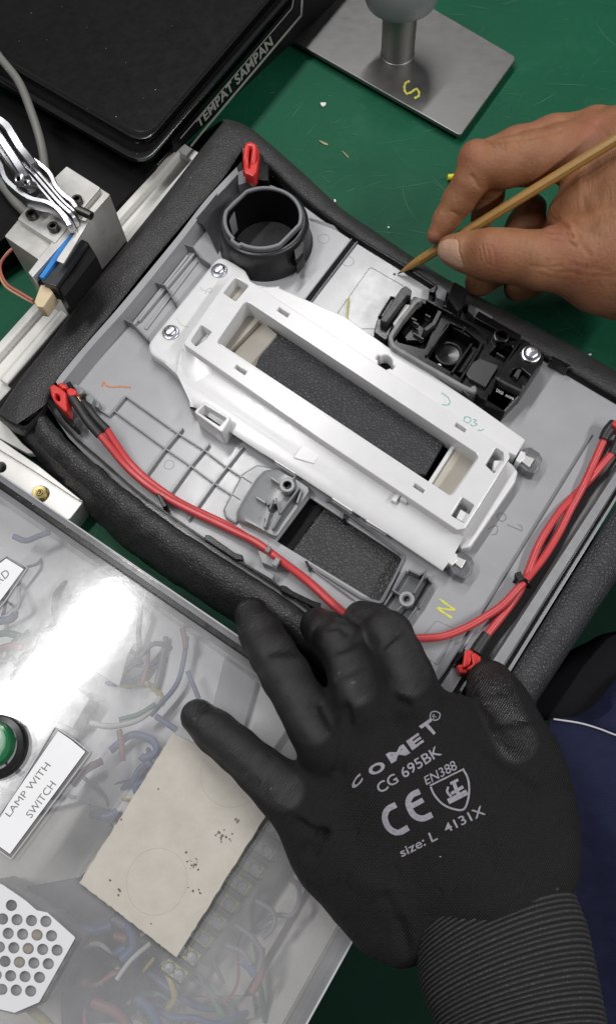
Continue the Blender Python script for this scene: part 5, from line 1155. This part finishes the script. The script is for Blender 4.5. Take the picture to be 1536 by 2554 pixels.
# beige board under the thumb
bdp = [(437, 1822), (700, 1975), (672, 2026), (440, 2390), (197, 2203)]
bq = []
def rough_edge(pts, n, amp):
    out = []
    for i in range(len(pts)):
        a, b = Vector(pts[i]), Vector(pts[(i+1) % len(pts)]); t = (b-a).normalized(); nr = Vector((-t.y, t.x))
        for k in range(n): out.append(tuple(a.lerp(b, k/n)+nr*(random.uniform(-amp, amp) if k else 0)))
    return out
bb = thing('beige_board', 'chipped beige board lying on the clear cover under the thumb', 'board', P(430, 2150, ZL))
plate('slab', rough_edge([(432, 1828), (705, 1968), (440, 2390), (197, 2203)], 40, 1.3), ZL+4, ZL+.2, MT['beige_board'], bb, bevel=.4)
for c, r in ((cI((955, 130))[0], 80), (cI((645, 575))[0], 76)):
    q = P(c[0], c[1], ZL+4); k = r*MM(c[0], c[1], ZL+4); lathe('ring_mark', q, [(k-.25, .0), (k-.1, .16), (k+.1, .16), (k+.25, .0)], MT['beige_board'], bb, seg=64)
random.seed(5)
simple('pit_dark', (.13, .12, .11), .8, var=.4, vs=400)
V = []; F = []
for cx, cy, sx, sy, n in ((925, 385, 45, 22, 16), (798, 505, 26, 32, 18), (975, 325, 10, 12, 4), (800, 610, 30, 40, 5), (480, 640, 30, 40, 4), (500, 320, 8, 8, 2), (660, 195, 6, 3, 1), (620, 745, 6, 5, 1), (765, 457, 3, 3, 2), (452, 572, 3, 2, 1)):
    for _ in range(n):
        x, y = cI((cx+random.gauss(0, sx/2), cy+random.gauss(0, sy/2)))[0]; r = random.uniform(1.2, 4.2); b0 = len(V); kk = 7
        for j in range(kk): a = 6.28*j/kk; rr = r*random.uniform(.55, 1.2); V.append(P(x+rr*math.cos(a), y+rr*math.sin(a), ZL+4.07+random.random()*.02))
        F.append(tuple(range(b0, b0+kk)))
mk('pit', V, F, MT['pit_dark'], bb, None, kind='stuff')
# ------------------------------------------------------------------ gloved hand pressing on the panel
gp = thing('person', 'person in navy work clothes with one black gloved hand on the panel', 'person', P(1200, 2100, 60))
HM = .85
def bounds(js, m=6):
    a = np.array([j[:3] for j in js]); r = max(j[3] for j in js); return a.min(0)-r-m, a.max(0)+r+m
j4 = lambda f, pts: [J(*f((x, y))[0], z, r) for x, y, z, r in pts]
thumb = j4(cJ, [(165, 880, 80, 44), (285, 985, 82, 48), (420, 1095, 84, 50), (570, 1230, 86, 55), (720, 1360, 86, 66), (900, 1520, 84, 78)])
index = j4(cJ, [(515, 215, 60, 44), (575, 335, 66, 50), (650, 470, 75, 54), (740, 620, 83, 58), (830, 780, 89, 57), (905, 930, 93, 58), (985, 1090, 92, 66)])
middle = j4(cJ, [(945, 290, 61, 46), (1015, 350, 70, 52), (1095, 430, 82, 54), (1150, 560, 92, 53), (1190, 680, 97, 55), (1235, 840, 98, 58)])
ring = j4(cK, [(205, 190, 62, 46), (270, 225, 70, 50), (345, 275, 82, 54), (395, 370, 92, 53), (445, 480, 97, 56), (490, 600, 97, 60)])
pinky = j4(cK, [(850, 515, 60, 58), (885, 600, 66, 68), (925, 700, 72, 74), (985, 810, 76, 78), (1040, 920, 76, 82)])
palmc = [j4(cK, [(60, 700, 86, 66), (130, 900, 82, 84), (180, 1100, 80, 92), (330, 1350, 80, 100)]), j4(cK, [(225, 650, 90, 66), (300, 900, 88, 92), (420, 1150, 86, 110), (560, 1400, 82, 130)]),
         j4(cK, [(480, 620, 90, 70), (560, 880, 88, 100), (660, 1150, 86, 125), (760, 1400, 84, 140)]), j4(cK, [(700, 720, 86, 70), (800, 920, 84, 95), (900, 1150, 82, 120), (960, 1380, 82, 135)]),
         j4(cK, [(1030, 920, 76, 84), (1070, 1100, 78, 84), (1090, 1300, 80, 84), (1100, 1450, 82, 80)])]
heel = [j4(cJ, [(900, 1520, 84, 78), (960, 1700, 80, 72), (1020, 1860, 76, 70)]), j4(cL, [(120, 270, 76, 90), (230, 480, 74, 80), (330, 640, 74, 62), (395, 735, 74, 34)]), j4(cL, [(330, 350, 80, 120), (450, 500, 80, 95), (470, 640, 80, 60)]), j4(cL, [(700, 300, 84, 140), (800, 420, 84, 150)])]
allj = thumb+index+middle+ring+pinky+[j for c in palmc for j in c]+[j for c in heel for j in c]
lo, hi = bounds(allj, 4)
# keep the palm thin: flatten heights by limiting radius in z is handled by a cutting floor at the cover
FD = Field(lo, hi, HM)
body = FD.empty()
for c in palmc+heel: FD.chain(body, c, 14)
fing = []
for ch in (thumb, index, middle, ring, pinky):
    A = FD.empty(); FD.chain(A, ch, 7); fing.append(A)
tot = body
for A, k in zip(fing, (9, 6, 6, 6, 8)): tot = smin(tot, A, k)
# knuckles
for f, (x, y), z, r, k in ((cJ, (1085, 385), 92, 40, 8), (cK, (330, 255), 92, 38, 8), (cJ, (1000, 1060), 112, 40, 14), (cK, (215, 640), 116, 42, 14), (cK, (470, 610), 116, 40, 14), (cK, (930, 640), 84, 44, 12)):
    j = J(*f((x, y))[0], z-8, r); FD.cap(tot, j[:3], j[:3], j[3], j[3], k)
# folds between thumb and palm, and at finger roots
for f, pts, z, r in ((cJ, ((980, 1640), (900, 1760), (830, 1790)), 100, 6), (cK, ((150, 720), (60, 900), (-40, 1000)), 120, 5), (cK, ((700, 560), (800, 760), (960, 920)), 112, 10)):
    q = [J(*f(p)[0], z, r) for p in pts]
    for a, b in zip(q[:-1], q[1:]): FD.cap(tot, a[:3], b[:3], a[3], b[3], 6, 'sub')
# flat underside resting on the cover / panel
Zg = FD.ax[2][None, None, :]; tot = np.maximum(tot, (63-8*0)-Zg) if False else tot
V, F = FD.mesh(tot); V = relax(V, F, 3)
N = normals_np(V, F); px = to_px(V)
rng = np.random.RandomState(3)
# drape: shallow wrinkles along the back
def wrinkle(V, N, px, poly, amp, w):
    d = seg_dist(px, poly); return V+N*((amp*np.exp(-(d/w)**2))*np.clip(N[:, 2]*1.5, 0, 1))[:, None]
for poly, amp, w in ((cK((20, 640), (110, 800), (90, 960)), -1.6, 16), (cK((120, 720), (60, 900), (-30, 1010)), 1.2, 18), (cK((380, 600), (430, 620)), -2.5, 14), (cK((120, 640), (140, 720)), -2.5, 13),
                     (cK((850, 850), (980, 930), (1080, 1000)), -1.6, 16), (cK((830, 1200), (850, 1320), (880, 1400)), -1.2, 14), (cL((180, 380), (330, 460), (380, 560)), 1.6, 26), (cL((330, 480), (400, 620), (430, 740)), -2.0, 18), (cJ((820, 1560), (900, 1620), (980, 1640)), -1.8, 12), (cJ((700, 1440), (800, 1500), (930, 1580)), 1.0, 14), (cJ((640, 460), (740, 440)), -1.2, 12), (cJ((1010, 300), (1080, 290), (1130, 330)), -1.1, 10), (cJ((1090, 440), (1190, 390)), -1.5, 11), (cK((300, 330), (380, 260)), -1.5, 11), (cJ((1080, 620), (1230, 560)), -.9, 12), (cJ((200, 830), (290, 800)), -1.1, 9), (cJ((560, 1150), (470, 1250)), -1.2, 12), (cJ((650, 1080), (590, 1330)), -.8, 16), (cK((860, 560), (960, 540)), -.9, 12), (cK((880, 720), (1060, 690)), -.9, 14)):
    V = wrinkle(V, N, px, poly, amp*1.35, w)
# fabric creases: thin valleys where a slow noise field crosses zero, stretched across the hand
from mathutils import noise as mnoise
cz_ = np.zeros(len(V))
for i, p in enumerate(V):
    if N[i, 2] < .05: continue
    q = Vector((p[0]*.045+p[1]*.03, p[1]*.085-p[0]*.05, p[2]*.04)); r_ = mnoise.noise(q+mnoise.noise_vector(q*1.7)*.35); r2 = mnoise.noise(q*2.3+Vector((7, 3, 1)))
    cz_[i] = -.75*math.exp(-(r_/.07)**2)*max(0, .35+r2)+.45*mnoise.noise(q*1.3+Vector((1, 9, 4)))
V = V+N*(cz_*np.clip(N[:, 2]*1.6, 0, 1))[:, None]
# knit rib waves on the dipped fingers (fine stacked ridges across each finger)
px = to_px(V); fd = [seg_dist(px, [tuple(to_px(np.array([j[:3]]))[0]) for j in ch[:-1]]) for ch in (thumb, index, middle, ring, pinky)]
dm = np.min(fd, 0); coat = np.clip((58-dm)/14, 0, 1)
me = np_mesh('glove', V/1000, F)
at = me.attributes.new('coat', 'FLOAT', 'POINT'); at.data.foreach_set('value', coat.astype(np.float32))
glove = link('glove', me, MT['glove_knit'], gp, 180); glove['label'] = 'black knitted work glove with grey printing on its back'
bvh = BVHTree.FromPolygons([Vector(v) for v in V/1000], [tuple(int(i) for i in f) for f in F])
def onto(x, y, lift=.00025):
    o = Vector((0, 0, CAMZ)); h = bvh.ray_cast(o, RAY(x, y).normalized())
    if h[0] is None: return P(x, y, 110)
    return h[0]+h[1]*lift*(1 if h[1].z > 0 else -1)
def print_mesh(name, uv, faces, fn, maxlen=.02):
    bm = bmesh.new(); vs = [bm.verts.new((u, v, 0)) for u, v in uv]
    for f in faces:
        try: bm.faces.new([vs[i] for i in f])
        except ValueError: pass
    bmesh.ops.triangulate(bm, faces=bm.faces)
    for _ in range(4):
        es = [e for e in bm.edges if (Vector(fn(*e.verts[0].co.xy))-Vector(fn(*e.verts[1].co.xy))).length > 7]
        if not es: break
        bmesh.ops.subdivide_edges(bm, edges=es, cuts=1); bmesh.ops.triangulate(bm, faces=[f for f in bm.faces if len(f.verts) > 3])
    for v in bm.verts: x, y = fn(v.co.x, v.co.y); v.co = onto(x, y)
    me = bpy.data.meshes.new(name); bm.to_mesh(me); bm.free(); return link(name, me, MT['glove_print'], glove, None)
def bilin(q):
    q = [Vector(p) for p in q]; return lambda u, v: tuple((q[0]*(1-u)+q[1]*u)*(1-v)+(q[3]*(1-u)+q[2]*u)*v)
def gtext(s, quad, bold=.02, spacing=1): uv, f = text_fit(s, bold, 0, spacing); return print_mesh('printed_text', uv, f, bilin(cK(*quad)))
for ch, q in (('C', ((165, 1052), (215, 1002), (196, 962), (150, 1020))), ('O', ((250, 985), (330, 950), (312, 900), (232, 935))), ('M', ((355, 918), (450, 865), (415, 820), (325, 872))), ('E', ((460, 852), (520, 808), (490, 762), (428, 806))), ('T', ((552, 786), (592, 752), (548, 690), (492, 730)))):
    gtext(ch, q, .045)
gtext('CG 695BK', ((300, 1072), (610, 872), (582, 825), (272, 1025)), .012)
gtext('EN388', ((530, 1028), (688, 946), (668, 900), (518, 985)), .005); gtext('4131X', ((632, 1268), (830, 1172), (806, 1128), (612, 1228)), .012); gtext('size: L', ((408, 1390), (590, 1300), (570, 1252), (390, 1350)), .012)
def gstroke(name, pts, w, n=24):
    c = catmull([Vector((x, y, 0)) for x, y in cK(*pts)], n); V = []; F = []
    for i in range(n):
        t = (c[min(i+1, n-1)]-c[max(i-1, 0)]).normalized(); nn = Vector((-t.y, t.x, 0))
        for k in range(4): q = c[i]+nn*w*(k/3-.5); V.append(onto(q.x, q.y))
    for i in range(n-1):
        for k in range(3): F.append((4*i+k, 4*i+k+1, 4*i+k+5, 4*i+k+4))
    return mk(name, V, F, MT['glove_print'], glove, None)
gstroke('ce_mark', ((378, 1125), (335, 1150), (322, 1195), (345, 1245), (390, 1265), (440, 1240)), 15)
gstroke('ce_mark', ((497, 1058), (455, 1080), (440, 1120), (465, 1175), (510, 1195), (560, 1175)), 15); gstroke('ce_mark', ((450, 1135), (490, 1115), (515, 1100)), 13, 8)
gstroke('shield_outline', ((548, 1030), (720, 945)), 4, 10); gstroke('shield_outline', ((552, 1035), (570, 1075), (610, 1120), (660, 1145), (715, 1150), (738, 1105), (745, 1040), (735, 985), (715, 950)), 5, 40)
gstroke('shield_hammer', ((640, 1110), (735, 1062)), 14, 8); gstroke('shield_hammer', ((655, 1070), (715, 1035)), 8, 8); gstroke('shield_hammer', ((650, 1020), (690, 1000)), 7, 8); gstroke('shield_hammer', ((665, 1005), (685, 1060), (700, 1080)), 9, 8); gstroke('shield_hammer', ((640, 1035), (635, 1060), (655, 1085)), 6, 8)
gtext('R', ((566, 694), (582, 684), (572, 664), (556, 674)), .0); gstroke('registered_ring', ((548, 690), (552, 662), (575, 655), (597, 668), (592, 692), (570, 700), (548, 690)), 3, 24)
gstroke('white_fleck', ((88, 468), (98, 455)), 3, 4); gstroke('white_fleck', ((152, 514), (172, 508)), 3, 4); gstroke('white_fleck', ((596, 1385), (606, 1388)), 2, 4)
# ribbed cuff: real rings of knitting round the wrist
cl = cL((490, 650), (485, 700), (500, 850), (515, 950), (580, 1117), (650, 1330)); cr_ = cL((1245, 238), (1255, 340), (1285, 490), (1340, 640), (1385, 860), (1440, 1160))
ctrl = catmull([Vector((x, y, 0)) for x, y in cl], 300); ctrr = catmull([Vector((x, y, 0)) for x, y in cr_], 300)
V = []; F = []; nseg = 96; nr = 300; RID = []
for i in range(nr):
    t = i/(nr-1); a, b = ctrl[i], ctrr[i]; zc = 84+4*t; c = P((a.x+b.x)/2, (a.y+b.y)/2, zc); pa, pb = P(a.x, a.y, zc), P(b.x, b.y, zc)
    u = (pb-pa)/2; w = u.length; u.normalize(); hgt = w*.62
    nrib = 17 if t > .0 else 17
    ph = t*31+.08*math.sin(t*40); rr_ = abs(math.sin(math.pi*ph))**.75; rib_ = rr_*.0017 - .0008; RID.append(rr_)
    if t < .03: rib_ = .0006
    ax_ = (P((ctrl[min(i+1, nr-1)].x+ctrr[min(i+1, nr-1)].x)/2, (ctrl[min(i+1, nr-1)].y+ctrr[min(i+1, nr-1)].y)/2, zc)-c)
    for k in range(nseg):
        an = 2*math.pi*k/nseg; bow = .012*math.sin(an)*0; st = .00018*math.sin(k*2.1+i*.4)
        p = c+u*math.cos(an)*(w+rib_*.8+st)+Vector((0, 0, 1))*math.sin(an)*(hgt+rib_+st)
        p = p + Vector((-u.y, u.x, 0))*.013*max(0, math.sin(an))   # rings lean towards the hand on top
        V.append(p)
for i in range(nr-1):
    for k in range(nseg): F.append((i*nseg+k, i*nseg+(k+1) % nseg, (i+1)*nseg+(k+1) % nseg, (i+1)*nseg+k))
cuff = mk('cuff', V, F, MT['cuff_knit'], gp, 180)
at = cuff.data.attributes.new('ridge', 'FLOAT', 'POINT'); at.data.foreach_set('value', np.repeat(np.array(RID, np.float32), nseg))
# clothing
def cloth(name, rows, m, par=gp, n=40): return loft(name, [px3(r, z) for r, z in rows], MT[m], par, n, 80)
cloth('trousers', [(cK((1150, 690), (1300, 690), (1500, 760), (1750, 830)), 30), (cK((1150, 698), (1300, 716), (1484, 776), (1750, 850)), 44), (cK((1150, 760), (1300, 800), (1484, 860), (1750, 940)), 48), (cK((1160, 1100), (1300, 1100), (1484, 1150), (1750, 1200)), 44), (cL((1180, 200), (1300, 200), (1484, 230), (1750, 260)), 30), (cL((1200, 600), (1320, 600), (1484, 620), (1750, 650)), 0), (cL((1250, 1200), (1400, 1200), (1560, 1200), (1800, 1200)), -60)], 'navy_cloth')
ribs_ = cK((1170, 696), (1300, 716), (1400, 745), (1484, 777), (1650, 830))
tube('hem', px3([(x, y-1, 45.2) for x, y in ribs_]), .0006, MT['hem_thread'], gp, seg=8)
cloth('shirt', [(cK((1700, 260), (1600, 380), (1480, 460), (1350, 600), (1240, 700)), -10), (cK((1740, 300), (1620, 420), (1490, 500), (1370, 640), (1200, 720)), 24), (cK((1780, 420), (1650, 520), (1510, 600), (1400, 690), (1200, 745)), 36), (cK((1800, 720), (1690, 740), (1560, 760), (1400, 760), (1200, 760)), 30)], 'navy_cloth')
cloth('dark_apron', [(cK((1190, 400), (1260, 345), (1340, 305), (1420, 265), (1560, 240), (1700, 230)), -8), (cK((1150, 450), (1250, 380), (1340, 335), (1420, 295), (1560, 275), (1700, 265)), 8), (cK((1100, 560), (1230, 470), (1340, 420), (1430, 390), (1560, 400), (1700, 420)), 16), (cK((1060, 700), (1150, 700), (1300, 680), (1430, 600), (1560, 560), (1700, 560)), 18)], 'black_cloth')
# ------------------------------------------------------------------ bare hand guiding the wooden pencil
hp = thing('person', 'person reaching in from the right with one bare hand holding a pencil', 'person', P(1500, 600, 60))
ps = thing('pencil', 'plain wooden pencil pointing at the grey panel', 'pencil', P(1000, 680, ZF))
tip, far = P(991, 683, ZF+.8), P(1690, 252, 176)
dr = (far-tip).normalized(); L = (far-tip).length
s1 = tip+dr*.021
tube('barrel', [s1, far], .0037, MT['pencil_wood'], ps, n=12, seg=8, smooth=25)
tube('sharpened_end', [tip+dr*.0035, tip+dr*.012, s1], [.0009, .0026, .0037], MT['pencil_wood'], ps, n=8, seg=16, caps=False)
tube('lead', [tip, tip+dr*.0036], [.0003, .00092], MT['graphite'], ps, n=3, seg=10)
jm = lambda pts: [J(*cM((x, y))[0], z, r*.36119) for x, y, z, r in pts]
idx = jm([(240, 985, 80, 62), (315, 870, 88, 86), (400, 740, 98, 106), (475, 620, 109, 112), (545, 505, 117, 132)])
idp = jm([(545, 505, 117, 132), (700, 490, 117, 158), (900, 455, 117, 172), (1100, 410, 116, 178), (1260, 390, 115, 175)])
mid = jm([(580, 440, 104, 110), (800, 380, 108, 130), (1050, 300, 111, 130), (1330, 235, 113, 118)])
mid2 = jm([(610, 620, 98, 120), (600, 720, 84, 100), (560, 860, 76, 80)])
thm = jm([(345, 1085, 90, 96), (440, 1100, 92, 118), (600, 1120, 95, 160), (760, 1130, 97, 165), (960, 1160, 100, 185), (1200, 1150, 102, 230)])
und = jm([(900, 800, 70, 100), (860, 920, 62, 120), (760, 1080, 58, 110), (620, 1230, 54, 110), (540, 1310, 52, 98)])
und2 = jm([(1150, 900, 66, 130), (1000, 1180, 58, 110), (880, 1300, 50, 100), (800, 1350, 46, 88)])
bck = [jm([(1260, 390, 112, 180), (1500, 560, 108, 310), (1800, 800, 108, 420), (2200, 1000, 104, 420)]), jm([(1330, 260, 112, 130), (1560, 380, 112, 240), (1900, 700, 108, 360)]),
       jm([(1180, 1120, 98, 210), (1350, 1160, 98, 290), (1600, 1150, 100, 390), (1900, 1050, 102, 440), (2250, 1050, 104, 430)]), jm([(1140, 860, 92, 110), (1300, 820, 100, 220), (1550, 800, 108, 330)])]
allj = idx+idp+mid+mid2+thm+und+und2+[j for c in bck for j in c]
lo, hi = bounds(allj, 4); hi[0] = min(hi[0], (P(1800, 700, 110)*1000).x)
FD = Field(lo, hi, .8)
def fld(ch, k):
    A = FD.empty(); FD.chain(A, ch, k); return A
hand = FD.empty()
for c in bck: FD.chain(hand, c, 16)
ix = smin(fld(idx, 5), fld(idp, 5), 5); hand = smin(hand, ix, 9)
md = smin(fld(mid, 6), fld(mid2, 6), 6); hand = smin(hand, md, 3.0)
tm = fld(thm, 8); hand = smin(hand, tm, 9)
for ch in (und, und2): hand = smin(hand, fld(ch, 7), 3)
# knuckles and tendons
for x, y, z, r in ((1290, 300, 116, 110), (1345, 215, 114, 95), (510, 440, 121, 100), (620, 1090, 104, 110)):
    j = J(*cM((x, y))[0], z, r*.36119); FD.cap(hand, j[:3], j[:3], j[3], j[3], 8)
# hollow between thumb and index
for a, b in ((((960, 770), 112, 60), ((870, 900), 104, 80)),):
    q0 = J(*cM(a[0])[0], a[1], a[2]*.36119); q1 = J(*cM(b[0])[0], b[1], b[2]*.36119); FD.cap(hand, q0[:3], q1[:3], q0[3], q1[3], 6, 'sub')
V, F = FD.mesh(hand); V = relax(V, F, 2); N = normals_np(V, F); px = to_px(V)
def crease(poly, amp, w):
    global V
    d = seg_dist(px, cM(*poly)); V = V+N*((amp*np.exp(-(d/w)**2))*np.clip(N[:, 2]*1.6, 0, 1))[:, None]
for poly, amp, w in (
    (((490, 580), (540, 650), (620, 690)), -.9, 6), (((350, 820), (420, 860), (470, 850)), -.7, 4), (((600, 340), (900, 310), (1100, 260)), -.9, 6),
    (((560, 1060), (570, 1120), (590, 1180)), -.55, 3.5), (((590, 1050), (605, 1120), (615, 1200)), -.55, 3.5), (((625, 1060), (645, 1130), (650, 1200)), -.5, 3.5), (((540, 1090), (545, 1150), (580, 1210)), -.4, 3),
    (((1030, 850), (1080, 900), (1150, 920)), -1.0, 5), (((1010, 960), (1100, 960), (1180, 990)), -1.1, 5), (((1040, 1000), (1130, 1010), (1200, 1060)), -.9, 5), (((1060, 930), (1130, 950), (1160, 1000)), -.7, 4), (((1090, 880), (1140, 930), (1180, 980)), -.6, 4),
    (((1020, 760), (1040, 860), (1010, 950)), .8, 10), (((1080, 800), (1110, 860), (1160, 900)), .6, 8),
    (((1010, 1225), (1090, 1245), (1150, 1238), (1240, 1262)), -.3, 4), (((960, 1262), (1060, 1285), (1130, 1296), (1280, 1290)), -.32, 5), (((1090, 1322), (1180, 1335), (1300, 1330)), -.25, 5), (((1180, 1180), (1260, 1215), (1330, 1212), (1420, 1235)), -.28, 6), (((1200, 1240), (1290, 1268), (1450, 1270)), -.25, 5), (((900, 1200), (1000, 1210), (1100, 1200)), -.35, 5),
    (((1000, 620), (920, 640), (800, 665)), -.6, 5), (((1350, 220), (1420, 300), (1470, 320)), -.8, 8), (((700, 330), (760, 350), (800, 380)), -.3, 4), (((1230, 620), (1300, 720), (1350, 860)), .6, 14), (((1430, 640), (1400, 800), (1360, 950)), .5, 14), (((1200, 940), (1240, 1050), (1300, 1120)), -.5, 7), (((1180, 890), (1260, 960), (1360, 990)), -.4, 6), (((240, 800), (200, 900)), -.3, 4), (((470, 440), (520, 400), (580, 380)), .4, 8)):
    crease(poly, amp, w)
# thumb nail: inset bed with raised nail plate
nailpoly = [Vector(p) for p in cM((250, 1120), (250, 1060), (275, 1020), (320, 1003), (385, 1005), (402, 1030), (405, 1090), (425, 1160), (438, 1205), (400, 1212), (330, 1190), (275, 1155))]
nx = to_px(V); cen = np.mean([list(p) for p in nailpoly], 0)
ins = np.array([inpoly(x, y, nailpoly) if abs(x-cen[0]) < 60 and abs(y-cen[1]) < 60 else False for x, y in nx])
dn = seg_dist(nx, [tuple(p) for p in nailpoly]+[tuple(nailpoly[0])])
up_ = np.clip(N[:, 2]*2, 0, 1)
V = V+N*(np.where(ins, -.45+.55*np.clip(dn/6, 0, 1), .45*np.exp(-(dn/5)**2))*up_*(np.abs(nx[:, 0]-cen[0]) < 90))[:, None]
tint = np.clip(np.where(ins & (N[:, 2] > 0), 1.0, 0)*np.clip(dn/3, 0, 1), 0, 1)
me = np_mesh('hand', V/1000, F); at = me.attributes.new('tint', 'FLOAT', 'POINT'); at.data.foreach_set('value', tint.astype(np.float32))
kq = np.zeros(len(V))
for x, y, r in ((470, 430, 34), (620, 1120, 42), (1300, 260, 40), (1345, 190, 34), (1100, 960, 44), (240, 960, 26), (1250, 1230, 60)):
    c = np.array(cM((x, y))[0]); kq = np.maximum(kq, np.exp(-(np.linalg.norm(nx-c, axis=1)/r)**2))
at = me.attributes.new('knuckle', 'FLOAT', 'POINT'); at.data.foreach_set('value', (kq*.8).astype(np.float32))
hand_o = link('hand', me, MT['skin'], hp, 180)
bvh2 = BVHTree.FromPolygons([Vector(v) for v in V/1000], [tuple(int(i) for i in f) for f in F])
def onto2(x, y, lift=.00005):
    h = bvh2.ray_cast(Vector((0, 0, CAMZ)), RAY(x, y).normalized()); return None if h[0] is None else (h[0]+h[1]*(lift if h[1].z > 0 else -lift))
# a few short hairs
random.seed(11); HV = []; HF = []
for cx, cy, sx, sy, n, an in ((700, 350, 90, 25, 14, .9), (800, 460, 120, 40, 5, .6), (1200, 1200, 180, 110, 22, .3), (1350, 1250, 110, 110, 14, .3), (1400, 700, 60, 140, 8, 1.2)):
    for _ in range(n):
        x, y = random.gauss(cx, sx/1.6), random.gauss(cy, sy/1.6); a = an+random.gauss(0, .35); l = random.uniform(14, 40)
        p = [onto2(*cM((x+math.cos(a)*l*t, y+math.sin(a)*l*t+6*t*t))[0], .0001+.0006*t) for t in (0, .5, 1)]
        if None in p: continue
        b = len(HV); w = Vector((.00004, .00004, 0))
        for q in p: HV += [q+w, q-w]
        HF += [(b, b+1, b+3, b+2), (b+2, b+3, b+5, b+4)]
mk('hand_hair', HV, HF, MT['hand_hair'], hand_o, None, kind='stuff')
# ------------------------------------------------------------------ dust specks on the leather and the glove
dg = bpy.context.evaluated_depsgraph_get(); dg.update(); V = []; F = []
simple('dust', (.75, .75, .72), .7)
random.seed(3)
spots = cE((495, 678), (562, 722), (625, 820), (772, 883), (828, 890), (918, 992), (1000, 998), (983, 1022), (1102, 1076), (240, 305), (120, 340)) + cC((920, 80), (1100, 70), (1030, 60), (1340, 945)) + cH((105, 90), (190, 135), (555, 372), (470, 325), (385, 268)) + [(680, 440), (700, 450), (668, 372)]
for x, y in spots:
    h = S.ray_cast(dg, Vector((0, 0, CAMZ)), RAY(x, y).normalized())
    if not h[0]: continue
    r = random.uniform(.0002, .00042); b = len(V); c = h[1]+h[2]*r*.4
    for d in ((1, 0, 0), (0, 1, 0), (-1, 0, 0), (0, -1, 0), (0, 0, 1)): V.append(c+Vector(d)*r*random.uniform(.7, 1.2))
    F += [(b, b+1, b+4), (b+1, b+2, b+4), (b+2, b+3, b+4), (b+3, b, b+4)]
mk('dust', V, F, MT['dust'], cn, None, kind='stuff')
V = []; F = []
for x, y in cA((92, 195), (225, 190), (510, 230), (30, 330), (420, 130), (605, 300), (300, 30), (690, 470), (750, 430), (150, 60), (830, 120), (560, 560), (420, 520), (660, 740)):
    h = S.ray_cast(dg, Vector((0, 0, CAMZ)), RAY(x, y).normalized())
    if not h[0]: continue
    r = random.uniform(.00018, .0004); b = len(V); c = h[1]+h[2]*r*.4
    for d in ((1, 0, 0), (0, 1, 0), (-1, 0, 0), (0, -1, 0), (0, 0, 1)): V.append(c+Vector(d)*r*random.uniform(.6, 1.3))
    F += [(b, b+1, b+4), (b+1, b+2, b+4), (b+2, b+3, b+4), (b+3, b, b+4)]
mk('dust', V, F, MT['dust'], tr, None, kind='stuff')
